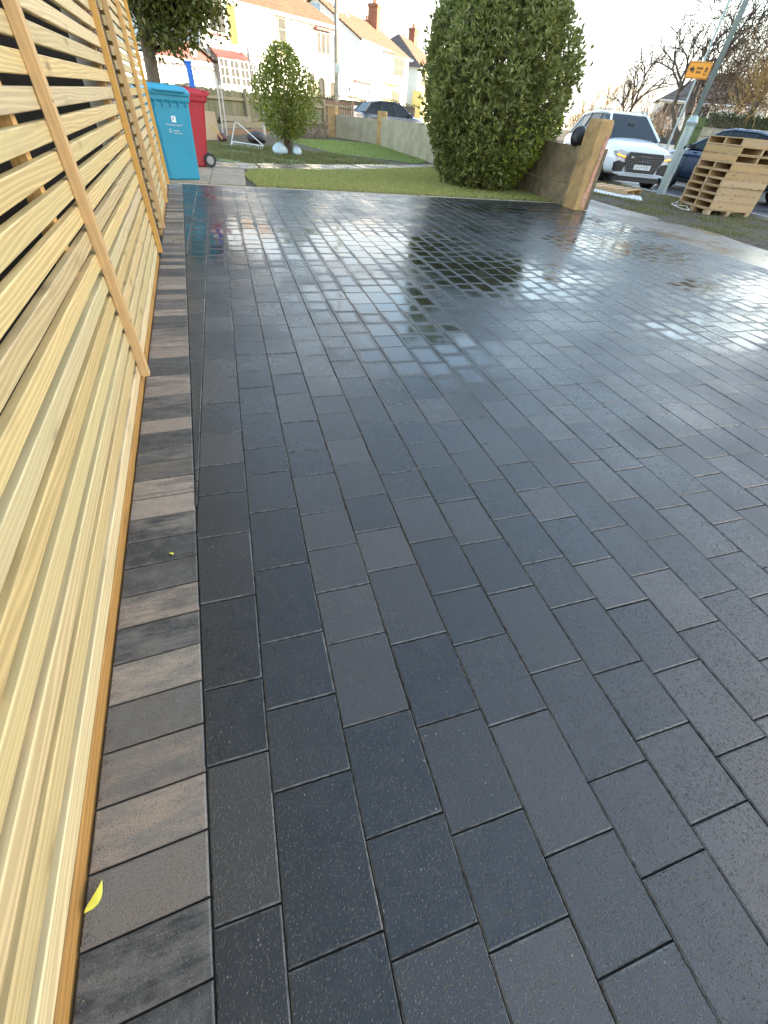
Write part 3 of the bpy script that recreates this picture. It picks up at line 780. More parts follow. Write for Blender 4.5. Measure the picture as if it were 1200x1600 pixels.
lawn3 = [(2.3, 18.6), (2.6, 20.2), (4.2, 21.4), (7.0, 20.8), (6.6, 16), (5.25, 14.2), (3.2, 15.4)]
sheet('bright_lawn', [(x, y, -.002) for x, y in lawn3], SODG)
grass('grass', 'bright green lawn in front of the far concrete garden wall', lawn3, 700, .05, G_G, 3, wd=.008)
verge = [(7.66, 2), (11.8, 2), (11.8, 26), (7.66, 26)]
grass('grass', 'patchy muddy grass of the road verge around the lamp post', verge, 800, .06, G_D, 4, bare=.4, wd=.008)
mud = []
rs = np.random.RandomState(17); V, F = [], []
for i in range(900):
    x = 7.7+abs(rs.normal(0, .7)); y = rs.uniform(2.5, 9.5); s_ = rs.uniform(.012, .05); b0 = len(V); z0 = gz(x, y)-.01
    for q in ((1, 0, 0), (.3, .9, 0), (-.8, .6, 0), (-.8, -.6, 0), (.3, -.9, 0), (0, 0, .9)): V.append((x+q[0]*s_*rs.uniform(.6, 1.3), y+q[1]*s_*rs.uniform(.6, 1.3), z0+q[2]*s_))
    F += [(b0+j, b0+(j+1) % 5, b0+5) for j in range(5)]
tag(fast_mesh('mud_clods', np.array(V), np.array(F), plain('mud', (.075, .05, .032), .6, .35, 12, .5)), 'churned clods of mud along the edge of the verge', kind='stuff')

# leaf litter over grass, path and verge
rs = np.random.RandomState(55); q = np.vstack([rs.uniform((.3, 8.4), (6, 16), (260, 2)), rs.uniform((7.7, 3), (11.6, 20), (260, 2)), rs.uniform((.4, 8.25), (5.9, 8.6), (90, 2))])
P = np.array([[x, y, gz(x, y)+.012] for x, y in q]); d = rs.normal(size=P.shape); d[:, 2] *= .25; L = rs.uniform(.03, .065, len(P))
tag(leaves('leaf_litter', P, d, L, L*.6, leaf_mat('brown_litter', [(.20, .11, .04), (.32, .20, .07), (.12, .07, .03), (.42, .33, .12)], .7, .2), None, rs), 'small brown fallen leaves scattered over the grass and verge', kind='stuff')

# ------------------------------------------------------------------ trees
def bare_tree(name, label, loc, h, spread, seed, mats=(None, None), levels=5, trunk=.16, cat='tree', group=None, twig_n=3, lean=(0, 0), rz=0, fork=.3):
    t = thing(name, label, cat, loc, rz, group); r_ = random.Random(seed); tr, tw = MB(), MB()
    def grow(p, d, L, rad, lv):
        n = 4; pts = [p.copy()]; dd = d.copy()
        for i in range(n):
            dd = (dd+Vector((r_.gauss(0, .13), r_.gauss(0, .13), r_.gauss(.02, .08)))).normalized(); p = p+dd*L/n; pts.append(p.copy())
        mb = tr if lv <= 1 else tw
        mb.tube(pts, [rad*(1-.45*i/n) for i in range(n+1)], 7 if lv == 0 else (5 if lv < 3 else 3), cap=False)
        if lv >= levels: return
        k = r_.randint(2, 3) if lv < 2 else twig_n
        for i in range(k):
            src = pts[-1] if i < 2 else pts[r_.randint(2, 3)]
            ax = dd.orthogonal().normalized(); ax.rotate(Matrix.Rotation(r_.uniform(0, 6.28), 3, dd))
            nd = (dd*1.0+ax*r_.uniform(.45, 1.0)*spread+Vector((0, 0, .12))).normalized()
            grow(src, nd, L*r_.uniform(.62, .88), rad*.64, lv+1)
    grow(Vector((0, 0, -.1)), Vector((lean[0], lean[1], 1)).normalized(), h*fork, trunk, 0)
    tr.build('trunk', mats[0] or BARKD, t, smooth=True); tw.build('branches', mats[1] or BARKD, t)
    return t
def twig_cloud(t, blobs, n, L, w, mat, seed, up=.5):
    rs = np.random.RandomState(seed); B = np.array(blobs); k = rs.randint(0, len(B), n)
    u = unit(rs.normal(size=(n, 3)))*(rs.rand(n, 1)**.45); P = B[k, :3]+u*B[k, 3:4]*np.array([1, 1, .85])
    d = u+rs.normal(0, .6, (n, 3)); d[:, 2] += up; Ls = rs.uniform(.5, 1.2, n)*L
    o = leaves('twigs', P, d, Ls, np.full(n, w), mat, t, rs, 0); o['kind'] = 'stuff'; return o
x, y = polar(40.3, 42); bare_tree('bare_tree', 'dark bare winter tree standing alone against the sky behind the white car', (x, y, -.2), 7.2, .9, 5, trunk=.2, fork=.24, levels=6)
x, y = polar(45.3, 34); bare_tree('bare_tree', 'large spreading bare tree behind the orange sign', (x, y, -.1), 9.5, .95, 9, trunk=.26, levels=6, lean=(-.1, 0), fork=.24)
x, y = polar(49.5, 31); bare_tree('bare_tree', 'tall bare tree with a straight trunk at the right edge of the picture', (x, y, 0), 11, .75, 14, trunk=.2, levels=6, fork=.28)
x, y = polar(47.4, 33); t = bare_tree('brown_twiggy_tree', 'dense brown twiggy tree mass between the bare trees', (x, y, 0), 8, .8, 23, (BARKD, TWIGB), 5, .14, twig_n=3, fork=.2)
twig_cloud(t, [(0, 0, 2.6, 1.1), (.6, 0, 3.4, 1.0), (-.6, 0, 3.3, .9), (.1, 0, 4.3, .8), (1.3, -1, 2.6, .9)], 2000, .55, .026, TWIGB, 3)
x, y = polar(50.6, 27); t = bare_tree('golden_willow', 'golden twigged leafless tree catching the sun at the right', (x, y, 0), 7.5, .6, 31, (TWIGG, TWIGG), 5, .09, twig_n=3, fork=.2)
twig_cloud(t, [(-.5, .3, 2.6, .8), (0, 0, 3.2, .9), (-.2, 0, 4.0, .7), (.8, -.6, 3.0, .9)], 1500, .6, .022, TWIGG, 4, .9)
x, y = polar(52.5, 36); t = bare_tree('bare_tree', 'tangled bare tree crown filling the top right corner', (x, y, 0), 10, .9, 37, levels=5, trunk=.2, fork=.25)
twig_cloud(t, [(-1.5, 1, 4.5, 1.8), (-2.5, 2, 6, 1.6), (0, 0, 6, 1.8), (-4, 3.5, 5.5, 1.6), (-3, 2, 3.2, 1.2)], 2600, .8, .022, BARKD, 5)
for i, (az, D, h, s_) in enumerate([(35.9, 62, 3.6, 41), (37.2, 58, 4.2, 42), (38.4, 60, 4.4, 43), (41.6, 60, 4.6, 44), (43.0, 66, 4.5, 45)]):
    x, y = polar(az, D)
    lab = ['low sunlit twiggy shrub leftmost behind the white car roof', 'sunlit golden twiggy shrub second from the left behind the white car', 'golden brown twiggy shrub left of the lone bare tree trunk', 'golden brown twiggy shrub right of the lone bare tree trunk', 'pale twiggy shrub in front of the right hand house'][i]
    t = bare_tree('twiggy_shrub', lab, (x, y, 0), h*1.35, .6, s_, (TWIGG, TWIGG if i < 3 else TWIGB), 6, .08, 'shrub', 'sunlit winter shrubs down the road', 3, fork=.25)
    twig_cloud(t, [(0, 0, h*.45, h*.33), (h*.25, 0, h*.4, h*.25), (-h*.25, 0, h*.38, h*.25)], 700, .7, .04, TWIGG if i < 3 else TWIGB, i, .9)
for i, (az, D, s_) in enumerate([(18.6, 88, 61), (19.7, 90, 62)]):
    x, y = polar(az, D); bare_tree('bare_tree', ['distant bare tree above the grey hipped roof, left one', 'distant bare tree above the grey hipped roof, right one'][i], (x, y, 0), 10.5, .5, s_, (BARKD, BARKD), 5, .14, fork=.33)

# leafy tree over the fence end
LT = leaf_mat('tree_leaf', [(.08, .11, .02), (.12, .14, .03), (.18, .19, .04), (.09, .12, .03), (.26, .22, .06)], .4, .35)
t = thing('leafy_tree', 'leafy evergreen tree overhanging the bins at the end of the fence', 'tree', (-1.02, 11.9, 0))
m = MB(); m.tube([(0, 0, -.05), (-.03, .02, .9), (.02, 0, 1.8), (-.08, 0, 2.6)], [.14, .12, .11, .10], 9); tr = m
rs = np.random.RandomState(6); C = []
for i in range(30):
    a = rs.uniform(0, 6.28); r1 = rs.uniform(.3, 1.4); z0 = rs.uniform(1.6, 2.6); z1 = z0+rs.uniform(-.35, 1.2)
    p1 = Vector((r1*math.cos(a)+.15, r1*math.sin(a)*.9, z1)); pts = [Vector((0, 0, z0)), Vector((0, 0, z0)).lerp(p1, .5)+Vector((0, 0, .2)), p1]
    m.tube(pts, [.04, .025, .008], 5); C += [pts[1].lerp(p1, f) for f in (.4, .7, 1)]
m.build('trunk', BARK, t, smooth=True)
C = np.array([[*c] for c in C]); extra = np.array([[.5, -.2, 2.05], [.75, -.3, 1.95], [.95, -.1, 2.1], [.35, -.3, 1.9], [1.0, .1, 2.5], [.2, -.4, 2.2], [.7, -.2, 2.6], [.1, -.3, 2.7], [-.3, -.4, 2.9], [.6, 0, 3.1], [.1, -.2, 3.3], [-.7, -.3, 3.2], [1.1, 0, 2.3]])
C = np.vstack([C, extra]); C = np.vstack([C, extra, extra+np.array([.1, .1, -.12]), [[.25, -.35, 1.62], [.5, -.3, 1.6], [.0, -.3, 1.7], [.75, -.2, 1.7], [-.2, -.4, 1.9]]]); idx = rs.randint(0, len(C), 17000); P = C[idx]+rs.normal(0, .15, (17000, 3)); L = rs.uniform(.07, .12, 17000)
leaves('foliage', P, rs.normal(size=P.shape)+np.array([0, 0, -.2]), L, L*.5, LT, t, rs)

# ------------------------------------------------------------------ wheelie bins
def wheelie_bin(label, loc, rz, col, side_wheel=1, logos=False):
    t = thing('wheelie_bin', label, 'bin', loc, rz, 'wheelie bins by the fence end')
    mt = plain('bin_plastic_%s' % label.split()[0], col, .42, .07, 3, .12, 90, dirt=tuple(c*.75+.04 for c in col))
    def ring(w, y0, y1, z, c=.035):
        h = w/2
        return [(-h+c, y0, z), (h-c, y0, z), (h, y0+c, z), (h, y1-c, z), (h-c, y1, z), (-h+c, y1, z), (-h, y1-c, z), (-h, y0+c, z)]
    m = MB(); m.loft([ring(.46, .05, .50, .0), ring(.475, .04, .53, .02), ring(.50, .02, .60, .45), ring(.525, .005, .655, .84), ring(.565, -.012, .70, .865), ring(.57, -.015, .71, .93)])
    m.build('body', mt, t, bevel=.006)
    r_ = MB()
    for i in range(5): r_.box(-.21+i*.105-.006, -.21+i*.105+.006, -.018, .012, .80, .862)
    for i in range(5):
        for sx in (-1, 1): r_.box(sx*.262-.012, sx*.262+.012, .08+i*.12, .092+i*.12, .79, .862)
    r_.build('rim_ribs', mt, t)
    m = MB(); m.loft([ring(.585, -.03, .70, .915, .04), ring(.59, -.033, .70, .955, .04), ring(.57, -.02, .69, .975, .05), ring(.52, .03, .65, 1.005, .06), ring(.36, .15, .5, 1.02, .06)])
    lid = m.build('lid', mt, t, bevel=.006)
    MB().tube([(-.2, -.03, .965), (-.2, -.065, .96), (.2, -.065, .96), (.2, -.03, .965)], .011, 6).build('lid_grip', mt, lid)
    MB().tube([(-.24, .70, .93), (-.24, .76, .97), (.24, .76, .97), (.24, .70, .93)], .015, 7).build('handle', mt, t)
    h = MB(); 
    for sx in (-1, 1): h.box(sx*.26-.025, sx*.26+.025, .66, .73, .93, 1.0)
    h.build('hinge', mt, t)
    for sx in (-1, 1):
        w = MB().tube([(sx*.255, .58, .10), (sx*.305, .58, .10)], .10, 20).build('wheel', RUBBER, t)
        MB().tube([(sx*.306, .58, .10), (sx*.312, .58, .10)], .062, 16).build('hub', plain('hub_grey', (.32, .31, .28), .5, .1), w)
    MB().tube([(-.26, .58, .10), (.26, .58, .10)], .014, 8).build('axle', RUBBER, t)
    if logos:
        WH = plain('white_print', (.8, .85, .86), .5, .03)
        def M(x, z): # front face tilts with the wall of the body
            k = (z-.45)/(.84-.45); y = .02+(.005-.02)*k-.0025
            return Matrix.Translation((x, y, z)) @ Matrix.Rotation(math.atan2(.015, .39), 4, 'X') @ FRONT
        o = MB().box(-.030, .030, -.0008, .0008, -.032, .032); q = o.build('logo_square', WH, t); q.matrix_local = Matrix.Translation((.0, .0045, .675))
        letters('K', .058, mt, q, Matrix.Translation((0, -.0012, 0)) @ FRONT, 'logo_letter')
        letters('Knowsley Council', .030, WH, t, M(-.002, .615))
        letters('recycle', .031, WH, t, M(.01, .555)); letters('for Knowsley', .022, WH, t, M(.03, .528))
        ri = MB(); 
        pts = [(.0+.016*math.cos(a)-.072, .553+.016*math.sin(a)) for a in np.linspace(.6, 5.9, 14)]
        ri.tube([(p[0], .0085, p[1]) for p in pts], .0035, 5).build('recycle_mark', WH, t)
    return t
wheelie_bin('blue wheelie bin with white council lettering at the end of the fence', (-.595, 8.50, .01), R(21), (.022, .29, .42), logos=True)
wheelie_bin('red wheelie bin standing behind the blue bin', (-.86, 10.48, .01), R(-80), (.42, .02, .03))
BLUEP = plain('blue_plastic', (.02, .15, .55), .4, .08)
m = MB(); m.loft([[(-.045, -.03, 0), (.045, -.03, 0), (.045, .03, 0), (-.045, .03, 0)], [(-.042, -.03, .05), (.048, -.03, .05), (.048, .03, .05), (-.042, .03, .05)], [(-.05, -.028, .27), (.04, -.028, .27), (.04, .028, .27), (-.05, .028, .27)], [(-.06, -.034, .28), (.052, -.034, .28), (.052, .034, .28), (-.06, .034, .28)], [(-.06, -.034, .30), (.052, -.034, .30), (.052, .034, .30), (-.06, .034, .30)]])
o = m.build('plastic_tube', BLUEP, bevel=.004); o.location = (-.32, 10.4, 1.03); tag(o, 'upright blue plastic tube standing on the lid of the red bin', 'tube')
# black netting hanging between fence end and the blue bin
m = MB()
for i in range(10):
    z = .06+i*.11
    m.tube([(math.cos(a)*.045, math.sin(a)*.03-(i % 2)*.02, z+.05*math.sin(a*.5)) for a in np.linspace(0, 6.28, 9)], .014, 5, cap=False)
m.tube([(0, .02, 0), (.01, .03, .6), (0, .02, 1.15)], .03, 6)
o = m.build('plastic_chain', BLACKP); o.location = (-.955, 8.32, 0); tag(o, 'black plastic mesh strip hanging between fence end and blue bin', 'netting')

# ------------------------------------------------------------------ pillar, wall, bag
t = thing('gate_pillar', 'square weathered concrete gate pillar with a broken pink stained edge', 'pillar', (6.0, 7.72, 0), R(3))
def ringp(z, w, j=0): 
    r_ = random.Random(int(z*100)+j); e = lambda: r_.uniform(-.006, .006)
    return [(-w+e(), -w+e(), z), (w*.42+e(), -w+e(), z), (w*.8+e()*2, -w*.72+e()*2, z), (w+e(), -w*.45+e(), z), (w+e(), w+e(), z), (-w+e(), w+e(), z)]
m = MB().loft([ringp(z, .16 if z < 1.1 else (.155 if z < 1.15 else .14)) for z in (-.05, .1, .25, .4, .55, .7, .85, 1.0, 1.13, 1.165)])
m.build('post', CONC, t, bevel=.004)
m = MB(); rr2 = random.Random(2)
for i in range(9):
    k = i*.008; m.prism([(-.045+k+rr2.uniform(-.012, .012), -.161), (-.04+k, -.173+rr2.uniform(-.004, .004)), (.035+k*.6+rr2.uniform(-.01, .012), -.175), (.055+k*.5, -.161)], .04+i*.105, .145+i*.105, 'z')
m.build('broken_edge', plain('pink_stained_concrete', (.52, .27, .18), .9, .35, 14, .9, 60, dirt=(.42, .32, .20)), t)
box(.075, .15, -.1635, -.1615, .0, .82).build('post_groove', plain('groove_shade_concrete', (.16, .12, .075), .9, .3, 8, .5), t)  # flat dark strip painting the shade inside the slot

CONCD = plain('dirty_shaded_concrete', (.24, .18, .10), .9, .35, 6, .7, 45, dirt=(.09, .07, .04))  # base colour darkened to stand in for the bush's shade, plus dirt mottling
t = thing('boundary_wall', 'stained low concrete panel wall, near panels darkened for shade, running from the gate pillar behind the bush', 'wall', (5.96, 7.86, 0), 0)
box(-.035, .035, 0, 2.6, -.03, .30).build('concrete_panel', CONCD, t, bevel=.008)
box(-.03, .03, 0, 2.6, .308, .82).build('concrete_panel', CONCD, t, bevel=.008)
box(-.03, .03, 2.7, 12.5, -.03, .80).build('concrete_panel', CONC_G, t, bevel=.008)
bag('black_bag', 'rounded black bag resting on the wall behind the gate pillar', (5.97, 8.18, .80), .15, .27, BLACKP, 'bag', 7)

# ------------------------------------------------------------------ far garden: fences, wall, timber, airer
def board_fence(label, p0, p1, z0, z1, posts, name='board_fence', mat=T_GREY, bw=.11, rails=(.35, .85), front=True, railmat=T_GREYH, grp=None, panelh=None, ph=.06):
    d = Vector((p1[0]-p0[0], p1[1]-p0[1])); L = d.length; a = math.atan2(d.y, d.x)
    t = thing(name, label, 'fence', (p0[0], p0[1], 0), a, grp); r_ = random.Random(int(L*10))
    me = box(-bw/2+.003, bw/2-.003, 0, .018, 0, 1).build('board', mat, t); base = me.data; n = int(L/bw); me.location = (bw/2, .05, z0); me.scale = (1, 1, z1-z0)
    for i in range(1, n):
        o = inst('board', base, t, ((i+.5)*bw, .05+r_.uniform(-.006, .006), z0), (0, 0, r_.uniform(-.05, .05))); o.scale = (1, 1, z1-z0+r_.uniform(-.02, .03))
    for f in rails: box(0, L, 0, .045, z0+(z1-z0)*f, z0+(z1-z0)*f+.07).build('rail', railmat, t)
    for i in range(posts+1): box(L*i/posts-.05, L*i/posts+.05, -.06, .04, -.02, z1+ph).build('fence_post', T_GREYH if mat is T_GREY else mat, t)
    return t
board_fence('old grey close-boarded fence at the back of the garden behind the shrub', (-2.4, 16.0), (4.4, 23.95), .28, 1.08, 4, rails=(.12, .72))
board_fence('brown boarded fence panel between the shrub and the far concrete post', (4.4, 27.5), (6.4, 27.1), .1, 1.14, 1, name='brown_fence', mat=T_BROWN, rails=(.15, .5, .8), railmat=T_GREYH)
# far concrete wall
t = thing('garden_wall', 'far low concrete garden wall with taller square posts', 'wall', (0, 0, 0))
P_ = [(4.86, 24.25), (6.28, 21.45), (8.6, 20.6)]
for i in range(2):
    a, b_ = Vector(P_[i]), Vector(P_[i+1]); d = (b_-a).normalized(); ang = math.atan2(d.y, d.x); L = (b_-a).length
    o = box(.1, L-.1, -.04, .04, -.02, .72).build('concrete_panel', CONC_G, t, bevel=.01); o.location = (*a, 0); o.rotation_euler = (0, 0, ang)
for i, p in enumerate(P_[:2]):
    o = box(-.17, .17, -.17, .17, -.02, .97).build('fence_post', CONC, t, bevel=.012); o.location = (*p, 0); o.rotation_euler = (0, 0, R(-35 if i == 0 else -25))
# plywood sheet and loose timber against the old fence
PLY = wood('plywood', (.58, .40, .21), (.3, .18, .08), 2, knots=False)
x, y = polar(-1.0, 17.0)
o = box(-.36, .36, -.01, .01, 0, .62).build('plywood_sheet', PLY); o.location = (x, y, -.01); o.rotation_euler = (R(-12), 0, R(30)); tag(o, 'pale plywood sheet leaning on the old fence behind the red bin', 'board')
for i, (az0, z, L, D, mt, lab) in enumerate([(.3, .40, 1.5, 18.8, T_GREYH, 'wide weathered timber plank, uppermost of the loose boards on the old fence'), (.4, .24, 2.5, 18.6, T_GREYH, 'long timber plank second from the top against the old fence'), (.7, .10, 2.2, 18.2, T_BROWN, 'brown timber plank lowest of the boards against the old fence')]):
    x, y = polar(az0, D); o = box(0, L, -.015, .015, 0, .14).build('timber_plank', mt); o.location = (x, y, z-.04); o.rotation_euler = (R(-8), R(rnd.uniform(-2, 2)), R(48)); tag(o, lab, 'plank')
WPIPE = plain('white_plastic_pipe', (.55, .5, .42), .4, .06)
for i, (pb, pt, D, lab) in enumerate([((349, 213), (338, 122), 17, 'longer white pipe leaning left on the old fence'), ((355, 212), (344, 128), 17.1, 'white pipe leaning beside its twin, the right one')]):
    z0 = .12
    def at(px, py, D):
        d = ray(px, py); h = math.hypot(d.x, d.y); return Vector((d.x/h*D, d.y/h*D, 1+d.z/h*D))
    o = MB().tube([at(*pb, D), at(*pt, D+.25)], .019, 8).build('white_pipe', WPIPE); tag(o, lab, 'pipe', 'white pipes leaning on the old fence')
o = MB().tube([at(414, 216, 19), at(409, 160, 19.3)], .035, 8).build('white_pipe', WPIPE); tag(o, 'short white pipe standing half hidden by the shrub', 'pipe')
o = MB().tube([at(330, 196, 16.5), at(348, 217, 16.3)], .02, 6).build('broom_handle', T_BATTEN); tag(o, 'thin brown stick slanting down beside the red bin', 'stick')
bag('rubble_bag', 'dark bag of rubble at the foot of the white pipes', (*polar(.2, 16.8), -.01), .13, .2, plain('dark_red_bag', (.14, .06, .06), .6, .3, 30), 'bag', 11)
bag('rubble_bag', 'dark heap of soil in a bag left of the shrub', (*polar(3.6, 17.2), -.01), .28, .28, plain('dark_bag', (.05, .04, .035), .6, .3, 30), 'bag', 12)
# clothes airer lying on the grass
t = thing('clothes_airer', 'white wire clothes airer collapsed on the grass left of the shrub', 'airer', (0, 0, 0)); WIRE = plain('white_wire', (.72, .72, .68), .35, .05)
def g3(px, py, z): 
    x, y = ground(px, py, z); return Vector((x, y, z))
A0, A1, A2, A3 = at(360, 233, 15.2), at(366, 192, 15.5), at(372, 191, 15.5), at(412, 228, 14.9)
MB().tube([A0, A1+Vector((0, 0, -.03)), A1.lerp(A2, .5)+Vector((0, 0, .012)), A2+Vector((0, 0, -.02)), A3], .012, 7).build('leg_frame', WIRE, t)
B0, B1, B2, B3 = at(364, 221, 15.9), at(411, 228, 14.95), at(408, 237, 14.6), at(358, 234, 15.0)
MB().tube([B0, B1, B2, B3, B0], .011, 6).build('rack_frame', WIRE, t)
m = MB()
for f in np.linspace(.06, .94, 13): m.tube([B0.lerp(B1, f), B3.lerp(B2, f)], .005, 4)
m.build('rack_wires', WIRE, t)
# leafless weeds by the concrete post
m = MB(); rs = np.random.RandomState(33)
for i in range(110):
    x, y = 3.2+rs.uniform(-.6, 1.1), 22.2+rs.uniform(-.7, .6); h = rs.uniform(.15, .55)
    m.tube([(x, y, 0), (x+rs.normal()*.08, y+rs.normal()*.08, h*.6), (x+rs.normal()*.2, y+rs.normal()*.1, h)], [.012, .009, .004], 4)
tag(m.build('dead_weeds', TWIGB), 'dead brown weeds at the foot of the brown fence', kind='stuff')

# hedge on the far side of the side road, white boards in front
def hedge(name, label, p0, p1, h, w, cols, dens=260, z0=0, leaf=.09):
    d = Vector((p1[0]-p0[0], p1[1]-p0[1])); L = d.length
    t = thing(name, label, 'hedge', (p0[0], p0[1], z0), math.atan2(d.y, d.x)); rs = np.random.RandomState(int(L*7)); n = int(dens*L)
    P = np.stack([rs.uniform(0, L, n), rs.uniform(0, w, n), h*rs.uniform(.03, 1, n)], 1); f = rs.rand(n); P[f < .42, 1] = rs.uniform(-.04, .08, (f < .42).sum()); P[f > .6, 2] = h*(1+.05*np.sin(P[f > .6, 0]*2.1))+rs.normal(0, .03, (f > .6).sum())
    Lf = rs.uniform(.7, 1.3, n)*leaf; leaves('foliage', P, rs.normal(size=P.shape)+np.array([0, -.5, .3]), Lf, Lf*.5, leaf_mat(name+'_leaf', cols, .6, .2), t, rs)
    m = MB()
    for i in range(int(L*1.5)): m.tube([(i/1.5, w/2, -.02), (i/1.5+.1, w/2, h*.8)], [.05, .02], 5)
    m.box(.03, L-.03, .12, w-.1, .02, h*.92); m.build('stems', BARK, t)
    return t
hedge('hedge', 'long clipped brown-green hedge in front of the white houses', polar(7.5, 41), polar(19.6, 39.5), 1.42, .7, [(.10, .09, .03), (.13, .12, .04), (.075, .075, .025)], 420)
WB = plain('white_board', (.62, .62, .60), .6, .05)
board_fence('white painted board gates behind the parked dark hatchback', polar(12.1, 37.2), polar(17.5, 37.6), .0, 1.05, 2, name='white_board_fence', mat=WB, bw=.3, rails=(.2, .85), railmat=WB, ph=.02)

# utility pole and thin mast
x, y = polar(11.72, 28.5)
t = thing('utility_pole', 'tall grey utility pole rising behind the far concrete post', 'pole', (x, y, -.02))
MB().tube([(0, 0, 0), (0, 0, 9)], [.11, .075], 10).build('shaft', plain('pole_grey', (.30, .27, .20), .8, .2, 3), t)
m = MB(); m.box(-.09, .09, -.12, -.07, 2.1, 2.4); m.box(-.03, .03, -.11, -.07, 3.4, 3.9); m.build('service_box', STEEL, t)
x, y = polar(3.66, 30)
t = thing('thin_mast', 'thin pointed grey washing-line pole in front of the white house', 'pole', (x, y, 0))
MB().tube([(0, 0, 0), (0, 0, 2.1), (-.02, 0, 2.2), (-.02, 0, 2.45), (-.03, 0, 2.9)], [.03, .03, .055, .06, .012], 7).build('shaft', GREYTR, t)

# ------------------------------------------------------------------ houses
def frame_window(root, x0, x1, z0, z1, y=-.02, bars=(1, 1), mat=None, glass=None, t_=.055, sill=None, rec=.06):
    mat = mat or WFRAME; f = MB(); yb = y
    f.box(x0, x1, yb-.05, yb, z0, z0+t_); f.box(x0, x1, yb-.05, yb, z1-t_, z1); f.box(x0, x0+t_, yb-.05, yb, z0+t_, z1-t_); f.box(x1-t_, x1, yb-.05, yb, z0+t_, z1-t_)
    nx, nz = bars
    for i in range(1, nx): xx = x0+(x1-x0)*i/nx; f.box(xx-.02, xx+.02, yb-.045, yb-.003, z0+t_, z1-t_)
    for i in range(1, nz): zz = z0+(z1-z0)*i/nz; f.box(x0+t_, x1-t_, yb-.04, yb-.006, zz-.018, zz+.018)
    o = f.build('window', mat, root)
    box(x0+t_*.8, x1-t_*.8, yb-.022, yb-.012, z0+t_*.8, z1-t_*.8).build('pane', glass or GLASS, o)
    if sill: box(x0-.08, x1+.08, yb-.14, yb-.001, z0-.07, z0-.005).build('sill', sill, o)
    return o
def tiled_roof(root, quad, mat, name='roof', rows=14, th=.12):
    """stepped tile courses between eave edge (a,b) and ridge edge (c,d)"""
    a, b_, c, d = [Vector(p) for p in quad]; m = MB()
    nrm = (b_-a).cross(d-a).normalized()
    if nrm.z < 0: nrm = -nrm
    for i in range(rows):
        f0, f1 = i/rows, (i+1)/rows
        p0, p1, q1, q0 = a.lerp(d, f0), b_.lerp(c, f0), b_.lerp(c, f1), a.lerp(d, f1)
        lo, hi = nrm*.045, nrm*.012
        m.add([p0+lo, p1+lo, q1+hi, q0+hi, p0-nrm*th*.3, p1-nrm*th*.3, q1-nrm*th*.3, q0-nrm*th*.3], [(0, 1, 2, 3), (0, 4, 5, 1), (1, 5, 6, 2), (3, 7, 4, 0), (4, 7, 6, 5)])
    return m.build(name, mat, root)
def chimney(root, x, y, z0, z1, w=.9, d=.7, pots=2):
    o = box(x-w/2, x+w/2, y-d/2, y+d/2, z0, z1).build('chimney', BRICK, root)
    c = MB(); c.box(x-w/2-.06, x+w/2+.06, y-d/2-.06, y+d/2+.06, z1-.22, z1-.08); 
    for i in range(pots): px = x+(i-(pots-1)/2)*.38; c.tube([(px, y, z1), (px, y, z1+.35)], [.13, .11], 8)
    c.build('chimney_pot', BRICK, o); return o
def house(label, loc, az, L, Wd, eave, ridge, roofm, wallm=WHITE_R, hip=(4, 4), gable_l=False, gable_r=False, sidem=None, over=.3):
    t = thing('house', label, 'house', (*loc, 0), R(90-az))
    if gable_l or gable_r:
        m = MB(); m.box(0, L, .12, Wd, -.3, eave-.05, mi=0); m.build('wall', wallm, t)
        for k, xx in enumerate((0.0, L-.12)):
            MB().prism([(.0, -.3), (Wd, -.3), (Wd, eave), (Wd/2, ridge-.12), (0, eave)], xx-.003, xx+.12, 'x').build('gable_wall', sidem or wallm, t)
        box(.12, L-.12, -.0, .115, -.3, eave-.03).build('front_wall', wallm, t)
    else:
        box(0, L, .1, Wd, -.3, eave).build('wall', sidem or wallm, t); box(.005, L-.005, 0, .1, -.3, eave).build('front_wall', wallm, t)
    hl = 0 if gable_l else hip[0]; hr = 0 if gable_r else hip[1]; o = over
    zl = eave-.02
    e0, e1, e2, e3 = (-o, -o, zl), (L+o, -o, zl), (L+o, Wd+o, zl), (-o, Wd+o, zl)
    r0, r1 = (hl-(o if gable_l else 0), Wd/2, ridge), (L-hr+(o if gable_r else 0), Wd/2, ridge)
    tiled_roof(t, (e0, e1, r1, r0), roofm); tiled_roof(t, (e2, e3, r0, r1), roofm)
    if not gable_l: tiled_roof(t, (e3, e0, r0, r0), roofm)
    if not gable_r: tiled_roof(t, (e1, e2, r1, r1), roofm)
    g = MB(); g.tube([(-o, -o-.05, zl-.03), (L+o, -o-.05, zl-.03)], .055, 6); g.box(-o+.01, L+o-.01, -o+.02, -.005, zl-.12, zl-.075); g.build('gutter', WFRAME, t)
    return t
# house 1, the white one on the left
h1 = house('wide white rendered house with orange hipped roof and arched porch', (-.29, 40), 58.5, 11.6, 8.5, 5.1, 7.6, ROOF_O, hip=(4.2, 4.2), sidem=CREAM_R)
